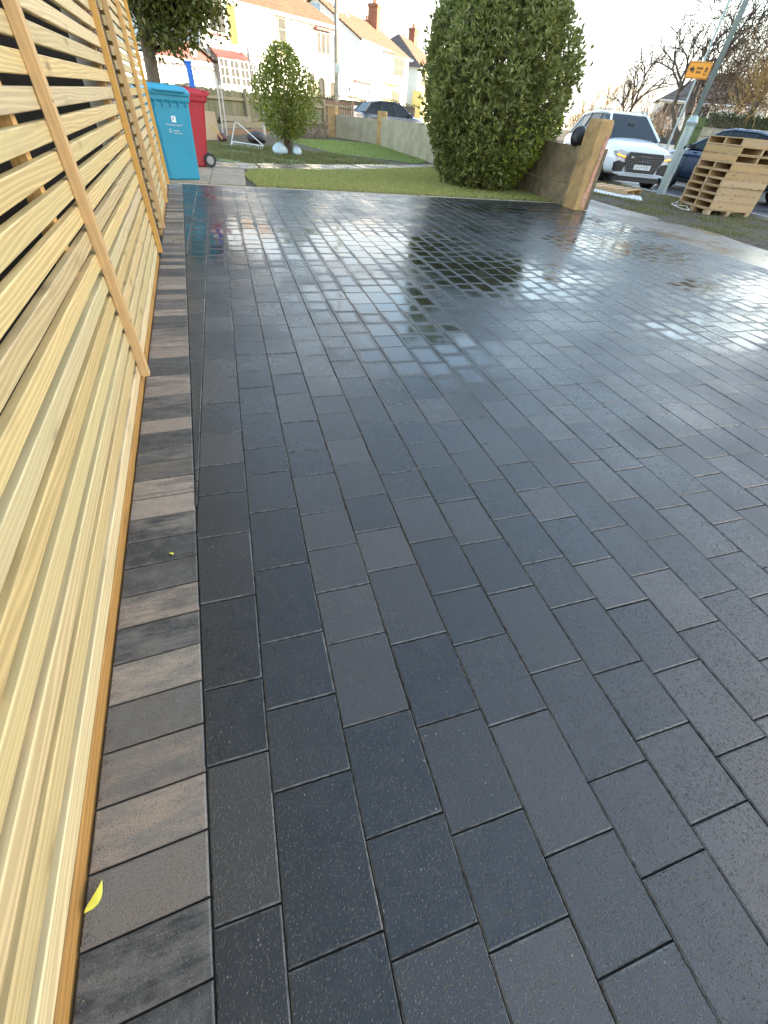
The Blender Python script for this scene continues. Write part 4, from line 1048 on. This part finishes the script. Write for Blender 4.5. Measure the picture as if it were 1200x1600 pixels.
# upstairs
frame_window(h1, .75, 1.95, 3.62, 4.7, bars=(2, 1), sill=REDTR)
b1 = MB().prism([(2.15, -.01), (2.75, -.45), (5.2, -.45), (5.8, -.01)], 2.95, 4.95, 'z').build('bay', WHITE_R, h1)
frame_window(h1, 2.95, 5.0, 3.7, 4.8, y=-.455, bars=(3, 1), mat=WFRAME, glass=plain('overexposed_pane', (.5, .5, .46), .3, .1))  # pale pane colour stands in for overexposed glass
MB().box(.06, .5, -.03, -.012, 3.3, 4.9, Matrix.Translation((2.15, -.01, 0)) @ Matrix.Rotation(-math.atan2(.44, .6), 4, 'Z')).build('window', YBAY_FRAME, h1)  # thin yellow slab painting the tone of the bay's shaded side
frame_window(h1, 6.02, 6.72, 3.3, 4.92, bars=(1, 3), mat=YBAY_FRAME, sill=YBAY_FRAME)  # added window, its yellow standing in for an overexposed bay side
box(9.3, 10.95, -.35, -.003, 4.76, 4.86).build('window_canopy', REDTR, h1); frame_window(h1, 9.5, 10.8, 3.6, 4.7, bars=(3, 1))
# downstairs: glazed porch bay with tiled skirt
tiled_roof(h1, ((.35, -1.05, 2.62), (2.95, -1.05, 2.62), (2.75, -.05, 2.98), (.45, -.05, 2.98)), REDTR, 'porch_roof', 4)
box(.45, 2.8, -.95, -.02, -.2, 1.35).build('porch_wall', WHITE_R, h1)
for i in range(3):
    x0 = .5+i*.76; frame_window(h1, x0, x0+.70, 1.38, 2.58, y=-.90, bars=(2, 3))
frame_window(h1, 2.9, 3.62, 1.3, 2.55, y=-.45, bars=(3, 4)); frame_window(h1, 3.75, 4.5, 1.3, 2.55, y=-.45, bars=(3, 4))
box(2.86, 5.4, -.43, -.01, -.2, 2.7).build('bay_wall', WHITE_R, h1)
frame_window(h1, 8.45, 9.2, 1.3, 2.6, bars=(1, 2), mat=plain('grey_green_frame', (.32, .34, .22), .6, .1))
arch = [(9.42, -.1), (9.42, 2.0)]+[(9.83-.41*math.cos(a), 2.05+.42*math.sin(a)) for a in np.linspace(0, math.pi, 9)]+[(10.24, 2.0), (10.24, -.1)]
MB().prism(arch, -.012, .0, 'y').build('arched_doorway', DARK, h1)
ar = MB(); ar.tube([(p[0], -.05, p[1]) for p in arch], .07, 6); ar.build('door_surround', plain('cream_surround', (.72, .66, .42), .7, .05), h1)
frame_window(h1, 10.75, 11.3, 1.3, 2.3, bars=(1, 1), mat=plain('tan_frame', (.42, .32, .22), .6, .1))
for x0 in (.12, 11.35): MB().tube([(x0, -.08, -.2), (x0, -.08, 4.7), (x0, -.25, 5.0)], .04, 6).build('downpipe', GREYTR, h1)
# garage wing on its left, with dark red gable and round vent
t = thing('garage', 'low white garage with dark red gable and grey gutter left of the white house', 'garage', (-.29, 40, 0), R(90-58.5))
box(-5.6, .33, -.6, 3.0, -.3, 2.30).build('wall', WHITE_R, t)
MB().prism([(-3.4, 2.31), (.45, 2.31), (-.95, 3.02)], -.58, 2.9, 'y').build('gable', plain('dark_red_boarding', (.22, .055, .05), .7, .1, 8), t)
tiled_roof(t, ((-1.0, -.75, 3.1), (-1.0, 3.1, 3.1), (.62, 3.1, 2.32), (.62, -.75, 2.32)), ROOF_B, 'roof', 5)
tiled_roof(t, ((-5.8, -.75, 2.33), (-.95, -.75, 3.04), (-.95, 3.1, 3.04), (-5.8, 3.1, 2.33)), ROOF_B, 'roof', 5)
MB().tube([(-.97, -.62, 2.66), (-.97, -.585, 2.66)], .24, 18).build('round_vent', WFRAME, t)
m = MB(); 
for k in range(3): m.box(-1.1, -.84, -.632, -.622, 2.55+k*.09, 2.585+k*.09)
m.build('vent_slats', DARK, t)
MB().tube([(-5.7, -.66, 2.02), (.35, -.66, 2.02)], .06, 6).build('gutter', GREYTR, t)
# blue-grey house behind it
h = house('pale blue-grey gabled house partly hidden behind the leafy tree', (-4.2, 46), 60, 7, 7, 4.6, 6.8, ROOF_B, CREAM_R, gable_l=True, gable_r=True)
# house 2
h2 = house('white semi-detached house with orange roof, roof windows and brick chimney', (12.7, 51.5), 35.8, 14.7, 8.2, 5.15, 7.35, ROOF_O, gable_l=True, gable_r=True, hip=(0, 0), sidem=CREAM_R)
frame_window(h2, -.0, .01, 0, .01)
bpy.data.objects.remove([c for c in h2.children if c.name.startswith('window')][0].children[0]); bpy.data.objects.remove([c for c in h2.children if c.name.startswith('window')][0])
m = MB(); m.box(-.06, -.004, 3.7, 4.5, 5.9, 6.9); m.build('gable_window', plain('blue_grey_pane', (.28, .40, .46), .3, .05), h2)
sl = math.atan2(7.35-5.13, 4.1+.3)
for i, x0 in enumerate((2.2, 3.7)):
    M = Matrix.Translation((x0, 0, 5.13)) @ Matrix.Translation((0, -.3, 0)) @ Matrix.Rotation(sl, 4, 'X')
    o = MB().box(0, .9, 3.6, 5.0, .05, .12, M).build('roof_window', WFRAME, h2); MB().box(.08, .82, 3.7, 4.9, .121, .128, M).build('pane', GLASS, o)
chimney(h2, 12.6, 3.5, 6.2, 8.6, 1.0, 1.0)
MB().tube([(5.9, -.08, -.2), (5.9, -.08, 4.8), (5.9, -.25, 5.05)], .045, 6).build('downpipe', GREYTR, h2)
m = MB(); m.tube([(12.6, 3.5, 8.5), (12.6, 3.5, 9.9)], .03, 5); m.tube([(12.0, 3.2, 9.8), (13.2, 3.8, 9.8)], .02, 5)
for k in range(5): m.tube([(12.15+k*.24, 3.0+k*.12, 9.8), (12.05+k*.24, 3.5+k*.12, 9.8)], .014, 4)
m.build('aerial', GREYTR, h2)
for (x0, x1, z0, z1, cat) in [(6.1, 12.0, 3.55, 4.85, 0), (6.2, 11.2, .9, 2.5, 1)]:
    MB().prism([(x0, -.01), (x0+1.2, -.7), (x1-1.2, -.7), (x1, -.01)], z0-.6, z1+.05, 'z').build('bay', YBAY_FRAME if cat else WHITE_R, h2)
    frame_window(h2, x0+1.25, x1-1.25, z0, z1, y=-.71, bars=(4, 2), mat=YBAY_FRAME)
    for sx in (0, 1):
        xa, xb = (x0+.1, x0+1.15) if sx == 0 else (x1-1.15, x1-.1)
        M = Matrix.Translation((x0 if sx == 0 else x1, -.02, 0)) @ Matrix.Rotation((-1 if sx == 0 else 1)*math.atan2(.69, 1.2), 4, 'Z')
        MB().box(.1 if sx == 0 else -1.28, 1.28 if sx == 0 else -.1, -.03, -.012, z0, z1, M).build('window', YBAY_FRAME, h2)  # plain yellow slab colouring the bay's angled side
MB().prism([(6.05, -.01), (7.25, -.85), (10.9, -.85), (12.1, -.01)], 4.92, 5.05, 'z').build('bay_roof', ROOF_O, h2)
# garage extension between the houses
t = thing('garage', 'single storey white garage with beige door left of the second house', 'garage', (12.7, 51.5, 0), R(90-35.8))
box(-5.6, 1.9, -.5, 5, -.3, 2.75).build('wall', WHITE_R, t); box(-5.75, -.3, -.62, 5.1, 2.752, 2.92).build('roof', plain('felt_roof', (.28, .24, .22), .9, .1), t)
box(-3.1, .5, -.53, -.503, -.2, 2.25).build('garage_door', plain('beige_door', (.46, .37, .27), .6, .08, 2), t)
m = MB()
for k in range(7): m.box(-3.05, .45, -.545, -.531, .1+k*.3, .13+k*.3)
m.build('door_ribs', plain('beige_door', (.46, .37, .27)), t); box(-2.5, 1.8, -.75, -.505, 2.55, 2.64).build('canopy', REDTR, t)
for x0 in (-3.5, 1.1): box(x0, x0+.12, -.6, -.504, 1.9, 2.15).build('wall_lamp', BLACKP, t)
# house 3
h3 = house('white house with orange roof and shade-darkened hip, furthest down the side road', (23.6, 66.3), 35.8, 13, 8, 4.9, 7.6, ROOF_O, hip=(3.6, 3.6), sidem=CREAM_R)
for c in h3.children:
    if c.name.startswith('roof') and sum(v.co.x for v in c.data.vertices)/len(c.data.vertices) < 2.5: c.data.materials[0] = ROOF_B  # left hip recoloured dark to paint its shaded slope
chimney(h3, 9.5, 4, 6.9, 8.7, 1.2, .8); chimney(h3, .8, 7.0, 5.6, 8.2, .9, .7)
frame_window(h3, 1.2, 3.4, 3.4, 4.7, y=-.02, bars=(3, 1), mat=YBAY_FRAME); frame_window(h3, 1.2, 3.4, .9, 2.3, y=-.02, bars=(3, 1), mat=YBAY_FRAME)
box(-1.8, .6, -1.2, -.02, -.2, 2.9).build('porch', plain('yellow_render', (.6, .50, .2), .7, .05), h3)
MB().prism([(-1.2, 0), (1.3, 0), (.2, 1.0)], 0, 1.2, 'y').build('brick_lean_to', BRICK, h3, loc=(-5.5, -6, .0))
# house across the road on the right
x, y = polar(42.1, 74)
h4 = house('white house with dark brown hipped roof and curved window bands across the road', (x, y), 128, 11, 8, 4.3, 6.9, ROOF_B, hip=(4, 4))
frame_window(h4, .4, 2.9, 2.9, 4.1, bars=(4, 1)); frame_window(h4, 3.4, 5.4, 2.9, 4.1, bars=(3, 1)); frame_window(h4, .3, 3.6, .6, 2.0, bars=(4, 1)); frame_window(h4, 4.2, 6, .6, 2.0, bars=(3, 1))
# row on the near right across the road that keeps the low sun off the drive (out of frame)
for i, (yy, lab) in enumerate([(-15.9, 'brick house across the road, out of the picture to the right, furthest back'), (-4.4, 'brick house across the road, out of the picture to the right, in the middle'), (7.1, 'brick house across the road, out of the picture to the right, nearest the lamp post')]):
    hh = house(lab, (30, yy+9.6), 180, 11.5, 8, 7.4, 10.6, ROOF_B, plain('red_brick', (.27, .11, .06)), hip=(2, 2))
    hh.name = 'house_opposite'; hh['group'] = 'houses across the road to the right'
    for x0 in (1, 5.6): frame_window(hh, x0, x0+2.4, 3.2, 4.5, bars=(3, 1)); frame_window(hh, x0, x0+2.4, .8, 2.2, bars=(3, 1))

# stone wall, hedge and green fence on the right across the road
a0, a1 = polar(46.3, 27.5), polar(57, 27)
d = Vector((a1[0]-a0[0], a1[1]-a0[1]))
t = thing('stone_wall', 'pale stone retaining wall behind the dark blue car', 'wall', (*a0, 0), math.atan2(d.y, d.x))
box(0, d.length, 0, .4, -.2, 1.52).build('wall_core', plain('mortar_wall', (.33, .28, .2), .9, .2, 4, .5, 20), t)
for r0 in range(7):
    x0 = 0.05
    while x0 < d.length-.5:
        w = rnd.uniform(.25, .5); box(x0, x0+w-.03, -.03, -.002, -.1+r0*.225, .1+r0*.225).build('stone', plain('pale_stone', (.40, .34, .24), .9, .25, 3, .5, 30), t, bevel=.015); x0 += w
hedge('hedge', 'dark green hedge on top of the stone wall at the right edge', a0, a1, .42, .7, [(.05, .08, .02), (.08, .12, .03), (.04, .06, .02)], 420, 1.5)
b0, b1 = polar(44.9, 30), polar(48.2, 29.0)
board_fence('green boarded fence panel between the bare trees and the lamp post', b0, b1, .2, 1.86, 2, name='green_fence', mat=plain('green_board', (.10, .13, .04), .8, .2, 5), bw=.14, rails=(.1, .8), railmat=plain('green_board', (.1, .13, .04)))

# ------------------------------------------------------------------ lamp post, sign
px_, py_ = 11.62, 11.5
t = thing('lamp_post', 'leaning-looking grey galvanised lamp post on the verge with a wide lower sleeve', 'lamp post', (px_, py_, gz(px_, py_)-.03))
MB().tube([(0, 0, 0), (0, 0, 1.42), (0, 0, 1.50), (0, 0, 1.58), (0, 0, 1.62)], [.115, .115, .135, .10, .068], 18).build('sleeve', STEEL, t, smooth=False)
MB().tube([(0, 0, 1.6), (0, 0, 7.5)], [.068, .05], 14).build('shaft', STEEL, t, smooth=True)
dm = MB().box(-.05, .05, -.122, -.112, .5, .95); dm.build('access_door', STEEL, t)
box(-.02, .02, -.14, -.113, 1.0, 1.06).build('tag_plate', BLACKP, t)
MB().tube([(0, 0, 7.45), (-.2, 0, 7.6), (-.7, 0, 7.65)], .035, 8).build('bracket_arm', STEEL, t); box(-1.3, -.65, -.12, .12, 7.58, 7.7).build('lantern', STEEL, t, bevel=.03)
x, y = polar(44.15, 25.2)
t = thing('sign_pole', 'thin pale pole carrying the orange sign behind the lamp post', 'pole', (x, y, -.17))
MB().tube([(0, 0, 0), (0, 0, 6.2)], .038, 10).build('shaft', STEEL, t)
s_ = thing('orange_sign', 'orange rectangular temporary road sign fixed high on the thin pole', 'sign', (x, y, 2.93), R(-44))
ORG = plain('orange_sign_face', (.85, .33, .02), .4, .04); 
box(-.42, .34, -.075, -.055, -.22, .22).build('plate', ORG, s_, bevel=.015)
BK = plain('black_print', (.03, .02, .01), .5, .1)
bd = MB(); 
for (a_, b_, c_, d_) in [(-.40, .32, -.20, -.19), (-.40, .32, .19, .20), (-.40, -.39, -.19, .19), (.31, .32, -.19, .19)]: bd.box(a_, b_, -.0775, -.0755, c_, d_)
bd.build('printed_border', BK, s_)
ar = MB().prism([(-.36, .02), (-.25, .11), (-.25, .05), (-.19, .05), (-.19, -.07), (-.23, -.07), (-.23, -.005), (-.25, -.005), (-.25, -.07)], -.0775, -.0755, 'y'); ar.build('printed_arrow', BK, s_)
tx = MB()
for r0, xs in ((.05, (-.12, -.085, -.05, -.015, .02, .055)), (-.05, (-.11, -.075, -.04, -.005, .03))):
    for xx in xs: tx.box(xx, xx+.025, -.0775, -.0755, r0-.03, r0+.03)
tx.build('printed_text_lines', BK, s_)
gl = MB(); gl.prism([(.15, .02), (.205, .11), (.26, .02)], -.0775, -.0755, 'y'); gl.box(.16, .25, -.0775, -.0755, -.02, .005); gl.box(.16, .25, -.0775, -.0755, -.12, -.1); gl.box(.16, .18, -.0775, -.0755, -.1, -.02); gl.box(.23, .25, -.0775, -.0755, -.1, -.02)
gl.build('printed_symbol', BK, s_)

# ------------------------------------------------------------------ pallets
def pallet_mesh():
    w, l = 1.08, 1.12
    return dict(deck=box(-l/2, l/2, -.05, .05, 0, .02), bot=box(-l/2, l/2, -.05, .05, 0, .02), string=box(-.02, .02, -w/2, w/2, 0, .09))
PT = [plain('pallet_board_a', (.50, .35, .19), .8, .2, 8, .4, 60), T_PALLET]
def make_pallet(label, loc, rz, block=False, broken=False):
    """boards run along x; bearers along y; x faces show solid bearers when turned"""
    t = thing('pallet', label, 'pallet', loc, rz, 'wooden pallets on the verge')
    w, l = 1.10, 1.08
    db = DB; 
    n = 7 if not broken else 5
    for i in range(n): inst('deck_board', db, t, (0, -w/2+.0755+(w-.151)*i/(n-1), .112+rnd.uniform(-.001, .001)), (0, 0, rnd.uniform(-.01, .01)))
    for i in range(7): inst('bottom_board', db, t, (0, -w/2+.0755+(w-.151)*i/6, 0)) if not block or i % 3 == 0 else None
    for i in range(3):
        if block:
            for j in range(3): inst('block', BL, t, ((i-1)*(l/2-.07), (j-1)*(w/2-.06), .019))
        else: inst('bearer', ST, t, ((i-1)*(l/2-.022), 0, .019))
    return t
_t = bpy.data.objects.new('tmp', None)
def me_of(mb, mat, name):
    o = mb.build(name, mat, bevel=.002); bpy.context.view_layer.update()
    dg = bpy.context.evaluated_depsgraph_get(); me = bpy.data.meshes.new_from_object(o.evaluated_get(dg)); bpy.data.objects.remove(o); me.name = name; return me
DB = me_of(box(-.54, .54, -.0755, .0755, 0, .018), T_PALLET, 'deck_board')
ST = me_of(box(-.021, .021, -.55, .55, 0, .0925), T_PALLETY, 'bearer')
BL = me_of(box(-.07, .07, -.05, .05, 0, .0925), T_PALLET, 'block')
fx, fy = 10.34, 8.68       # near corner of the stack
a = R(-10); c_, s__ = math.cos(a), math.sin(a)
cxp, cyp = fx+.54*c_-.55*s__, fy+.54*s__+.55*c_
lv = ['bottom pallet of the stack, resting on feet in the muddy grass', 'second pallet up from the bottom of the stack', 'third pallet up from the bottom of the stack', 'fourth pallet up from the bottom of the stack', 'fifth pallet up from the bottom of the stack', 'sixth pallet up, below the middle gap of the stack', 'seventh pallet up in the stack', 'eighth pallet up, the lower of the two turned sideways', 'ninth pallet up, the upper of the two turned sideways', 'topmost pallet of the stack with weathered grey top boards']
for i in range(10):
    rz = a+R(rnd.uniform(-1.5, 1.5)) + (0 if i in (7, 8) else R(90))
    make_pallet(lv[i], (cxp+rnd.uniform(-.012, .012), cyp+rnd.uniform(-.012, .012)+(-.02 if i == 0 else 0), gz(fx, fy)-.03+i*.1315), rz, block=(i == 0))
x, y = polar(40.9, 14.9)
t = make_pallet('loose broken pallet lying flat on the kerb in front of the white car', (x, y, gz(x, y)-.02), R(30), broken=True)
o = box(-.9, .9, -.35, .35, -.012, .012).build('white_sheet', plain('white_sheeting', (.6, .62, .60), .5, .15, 4), bevel=.004); x, y = polar(40.2, 14.2); o.location = (x, y, gz(x, y)+.02); o.rotation_euler = (.02, .03, R(-38)); tag(o, 'white sheet of board lying on the grass under the loose pallet', 'sheet')
pts = [g3(*q, -.06) for q in [(1080, 312), (1068, 313), (1058, 318), (1054, 323), (1060, 325), (1070, 326), (1076, 331), (1064, 330), (1052, 326), (1048, 321), (1062, 316)]]
o = MB().tube([p+Vector((0, 0, .02+.03*abs(math.sin(i)))) for i, p in enumerate(pts)], .009, 5).build('strapping', WPIPE, smooth=True); tag(o, 'tangle of white strapping on the grass at the foot of the pallets', 'strap')

# ------------------------------------------------------------------ cars
def sect(y, w, zb, zs, zt, in_=.72):
    half = [(0, zb), (w*.84, zb), (w*.985, zb+.10), (w, (zb+zs)*.5+.02), (w*.99, zs-.12), (w*.955, zs), (w*in_, zt-.01), (0, zt+.02)]
    return [(x, y, z) for x, z in half]+[(-x, y, z) for x, z in half[-2:0:-1]]
def car(label, name, loc, rz, paint, st, gh, wheels, glassm, wr=.36, group=None, black_sill=True, W_=.98, rimm=None):
    t = thing(name, label, 'car', loc, rz, group)
    b = MB(); b.loft([sect(*s) for s in st]); b.build('body', paint, t, smooth=True, sub=2)
    # greenhouse: gh = list of (y, zbelt, halfwidth, ytop, ztop, halftop) stations A,B,C,D (front to rear)
    S_ = [dict(b=Vector((g[2], g[0], g[1])), t=Vector((g[5], g[3], g[4]))) for g in gh]
    mir = lambda v: Vector((-v.x, v.y, v.z))
    ws = MB().add([mir(S_[0]['b']), S_[0]['b'], S_[0]['t'], mir(S_[0]['t'])], [(0, 1, 2, 3)]).build('windscreen', glassm, t)
    MB().add([mir(S_[-1]['b']), S_[-1]['b'], S_[-1]['t'], mir(S_[-1]['t'])], [(0, 1, 2, 3)]).build('rear_window', glassm, t)
    for sx in (1, -1):
        for i in range(len(S_)-1):
            q = [S_[i]['b'], S_[i+1]['b'], S_[i+1]['t'], S_[i]['t']]; q = [v if sx > 0 else mir(v) for v in q]
            MB().add(q, [(0, 1, 2, 3)]).build('side_window', glassm, t)
            pl = MB(); 
    rf = MB(); rings = []
    for s in S_:
        w = s['t'].x; rings.append([(-w-.02, s['t'].y, s['t'].z-.02), (-w*.8, s['t'].y, s['t'].z+.035), (0, s['t'].y, s['t'].z+.055), (w*.8, s['t'].y, s['t'].z+.035), (w+.02, s['t'].y, s['t'].z-.02), (w*.7, s['t'].y, s['t'].z-.03), (-w*.7, s['t'].y, s['t'].z-.03)])
    e = rings[0]; rings[0] = [(p[0], p[1]+.03, p[2]) for p in e]
    rf.loft(rings).build('roof', paint, t, smooth=True, sub=1)
    for sx in (1, -1):
        m = MB(); f = (lambda v: v) if sx > 0 else mir
        m.tube([f(S_[0]['b']), f(S_[0]['t']), *[f(s['t']+Vector((.012, 0, -.01))) for s in S_[1:]], f(S_[-1]['b'])], .038, 6)
        m.build('pillar', paint, t)
        m = MB()
        for s in S_[1:-1]: m.tube([f(s['b']+Vector((.006, 0, 0))), f(s['t']+Vector((.006, 0, -.03)))], .028, 5)
        m.tube([f(s['b']+Vector((.012, 0, .0))) for s in S_], .018, 5)
        m.build('window_trim', BLACKP, t)
    for (y, sx) in [(wheels[0], 1), (wheels[0], -1), (wheels[1], 1), (wheels[1], -1)]:
        W0 = W_-.02
        MB().tube([(sx*(W0-.1), y, wr), (sx*(W0+.012), y, wr)], wr+.055, 22).build('wheel_arch', BLACKP, t)
        w = MB(); w.tube([(sx*(W0-.22), y, wr), (sx*(W0-.2), y, wr), (sx*(W0+.012), y, wr), (sx*(W0+.03), y, wr)], [wr-.03, wr, wr, wr-.02], 24)
        o = w.build('wheel', RUBBER, t)
        r_ = MB(); r_.tube([(sx*(W0+.02), y, wr), (sx*(W0+.036), y, wr)], wr*.25, 10)
        for k in range(10):
            an = 2*math.pi*k/10; M = Matrix.Translation((sx*(W0+.030), y, wr)) @ Matrix.Rotation(an, 4, 'X'); r_.box(-.008, .008, -.022, .022, wr*.1, wr*.66, M)
        pts = [(sx*(W0+.030), y+wr*.68*math.cos(q), wr+wr*.68*math.sin(q)) for q in np.linspace(0, 6.283, 25)]; r_.tube(pts, .016, 5, cap=False)
        r_.build('rim', rimm or STEEL, o)
    return t, S_
def paint_mat(name, col, rough=.18):
    b = NB(name); b.set(Base_Color=col, Roughness=rough, Coat_Weight=.8, Coat_Roughness=.04); return b.m
WPAINTC = paint_mat('white_car_paint', (.72, .76, .78)); NAVY = paint_mat('navy_car_paint', (.018, .035, .07)); GREYC = paint_mat('dark_grey_car_paint', (.05, .055, .065))
CARG = NB('car_glass'); CARG.set(Base_Color=(.012, .018, .02), Roughness=.05, Specular_IOR_Level=.22); CARG = CARG.m
# white SUV
st = [(0, .76, .36, .74, .93, .9), (.05, .84, .32, .78, .96, .88), (.2, .93, .27, .86, 1.0, .8), (.55, .985, .24, .94, 1.06), (1.15, .985, .24, 1.0, 1.13), (1.5, .985, .24, 1.02, 1.10), (2.8, .985, .24, 1.03, 1.08), (4.2, .985, .25, 1.06, 1.12), (4.7, .95, .30, 1.06, 1.12), (4.9, .84, .42, .98, 1.02)]
gh = [(1.12, 1.10, .84, 2.0, 1.64, .60), (2.45, 1.06, .90, 2.5, 1.68, .635), (3.4, 1.08, .90, 3.4, 1.67, .63), (4.6, 1.12, .82, 4.25, 1.60, .58)]
# pull the front door line: A base sits outboard
t, S_ = car('white SUV facing the camera with black grille and lit orange indicators', 'parked_car', (12.2, 13.25, -.16), R(-15), WPAINTC, st, gh, (.93, 3.95), CARG, .37)
GR = plain('gloss_black_grille', (.012, .012, .013), .25, .2)
hexo = [(-.52, .83), (-.60, .72), (-.43, .35), (.43, .35), (.60, .72), (.52, .83)]
MB().prism(hexo, -.045, .10, 'y').build('grille', GR, t, bevel=.01)
m = MB()
for k in range(6): 
    z = .745-k*.058; w = .55 if z > .68 else .55-(.68-z)*.62; m.box(-w, w, -.058, -.046, z, z+.016)
m.build('grille_bars', plain('grille_bar', (.07, .07, .075), .3, .1), t)
m = MB(); m.tube([(p[0], -.045, p[1]) for p in hexo+[hexo[0]]], .014, 6); m.build('grille_surround', plain('dark_chrome', (.22, .23, .24), .25, .1, metal=.8), t)
m = MB()
for k in range(4):
    m.tube([((k-1.5)*.085+.058*math.cos(q), -.068, .70+.058*math.sin(q)) for q in np.linspace(0, 6.283, 21)], .007, 5, cap=False)
m.build('grille_emblem', plain('dark_chrome', (.22, .23, .24)), t)
pl = box(-.26, .26, -.075, -.060, .455, .565).build('number_plate', plain('plate_white', (.78, .78, .74), .4, .02), t, bevel=.004)
letters('EX19 YUD', .098, BK, pl, Matrix.Translation((0, -.077, .51)) @ FRONT, xs=.95)
box(-.44, -.36, -.062, -.056, .715, .735).build('trim_badge', WFRAME, t)
DRL = glow('indicator_orange', (1.0, .24, .015), .7); LENS = plain('headlamp_lens', (.55, .56, .56), .08, .05)
for sx in (-1, 1):
    hl = MB().prism([(sx*.56, .83), (sx*.60, .69), (sx*.89, .735), (sx*.92, .84), (sx*.80, .875)], -.01, .25, 'y').build('headlight', LENS, t, bevel=.01)
    o = MB().prism([(sx*.57, .715), (sx*.61, .702), (sx*.87, .74), (sx*.885, .775)], -.022, -.008, 'y').build('indicator', DRL, hl)
    MB().prism([(sx*.52, .58), (sx*.56, .38), (sx*.83, .38), (sx*.87, .58), (sx*.76, .63)], -.01, .14, 'y').build('air_intake', GR, t, bevel=.008)
    mm = MB().loft([[(sx*(.93+dx), 1.32+dy, 1.08+dz) for dx, dz in ((0, 0), (.20, .01), (.22, .13), (.02, .15))] for dy in (-.02,)]+[[(sx*(.95+dx), 1.42, 1.09+dz) for dx, dz in ((0, 0), (.15, .01), (.16, .11), (.02, .12))]]); mm.build('wing_mirror', BLACKP, t, bevel=.01)
    MB().tube([(sx*.60, 2.05, 1.72), (sx*.60, 2.2, 1.745), (sx*.58, 4.0, 1.74), (sx*.57, 4.2, 1.70)], .014, 6).build('roof_rail', STEEL, t)
m = MB(); m.box(-.66, .66, -.04, .10, .285, .325); m.prism([(-.84, .345), (-.80, .315), (.80, .315), (.84, .345), (.62, .375), (-.62, .375)], -.05, .12, 'y'); m.build('bumper_lip', plain('silver_lip', (.55, .58, .60), .3, .05), t, bevel=.005)
box(-.72, .72, .02, .6, .16, .285).build('undertray', BLACKP, t)
box(-.10, .10, 1.62, 1.70, 1.36, 1.45).build('interior_mirror', BLACKP, t)
# navy coupe-SUV behind the lamp post
st = [(0, .74, .36, .70, .86), (.06, .83, .3, .76, .9), (.3, .93, .26, .86, .98), (.9, .96, .25, .95, 1.06), (1.4, .96, .24, .99, 1.1), (2.2, .96, .24, 1.0, 1.06), (3.4, .96, .25, 1.02, 1.08), (4.2, .95, .28, 1.06, 1.12), (4.55, .9, .34, 1.02, 1.08), (4.65, .8, .44, .92, .98)]
gh = [(1.1, 1.05, .82, 2.0, 1.50, .60), (2.35, 1.02, .87, 2.35, 1.55, .62), (3.35, 1.04, .87, 3.2, 1.53, .61), (4.35, 1.10, .80, 3.95, 1.42, .57)]
t, S_ = car('dark navy blue SUV parked side-on behind the lamp post and pallets', 'parked_car', (15.55, 15.4, -.16), R(180), NAVY, st, gh, (.88, 3.7), CARG, .37, W_=.96)
for sx in (-1, 1):
    MB().prism([(sx*.60, .68), (sx*.62, .60), (sx*.90, .66), (sx*.93, .76)], .03, .4, 'y').build('headlight', LENS, t)
    MB().loft([[(sx*(.90+dx), 1.38, 1.03+dz) for dx, dz in ((0, 0), (.18, .01), (.2, .12), (.02, .13))], [(sx*(.92+dx), 1.48, 1.04+dz) for dx, dz in ((0, 0), (.13, .01), (.14, .1), (.02, .11))]]).build('wing_mirror', BLACKP, t, bevel=.01)
    m = MB(); 
    for yy in (1.35, 2.38, 3.45): m.box(sx*.962-.003, sx*.962+.003, yy, yy+.012, .32, .98)
    m.build('door_gap', BLACKP, t)
    m = MB(); m.box(sx*.972-.01, sx*.972+.01, 2.1, 2.28, .82, .85); m.box(sx*.972-.01, sx*.972+.01, 3.1, 3.28, .84, .87); m.build('door_handle', NAVY, t)
    box(sx*.93-.05, sx*.93+.05, 1.35, 3.2, .2, .31).build('side_sill', BLACKP, t)
box(-.55, .55, 4.0, 4.25, 1.40, 1.44).build('rear_spoiler', BLACKP, t, bevel=.01)
# dark hatchback behind the far wall
st = [(0, .66, .34, .62, .78), (.2, .8, .26, .74, .86), (.8, .86, .22, .86, .96), (1.3, .86, .22, .9, 1.0), (3.3, .86, .22, .94, 1.0), (3.9, .82, .28, .92, .98), (4.05, .7, .38, .84, .9)]
gh = [(.95, .94, .76, 1.75, 1.38, .56), (2.1, .93, .80, 2.15, 1.44, .58), (3.0, .95, .80, 2.95, 1.43, .57), (3.95, .97, .72, 3.55, 1.33, .52)]
x, y = polar(20.2, 33.4)
t, S_ = car('dark grey hatchback parked side-on behind the far concrete wall', 'parked_car', (x, y, -.10), R(-72+180-8), GREYC, st, gh, (.75, 3.25), CARG, .31, W_=.86)
for sx in (-1, 1): MB().loft([[(sx*(.80+dx), 1.2, .95+dz) for dx, dz in ((0, 0), (.18, .01), (.2, .12), (.02, .13))], [(sx*(.82+dx), 1.3, .96+dz) for dx, dz in ((0, 0), (.13, .01), (.14, .1), (.02, .11))]]).build('wing_mirror', GREYC, t, bevel=.01)
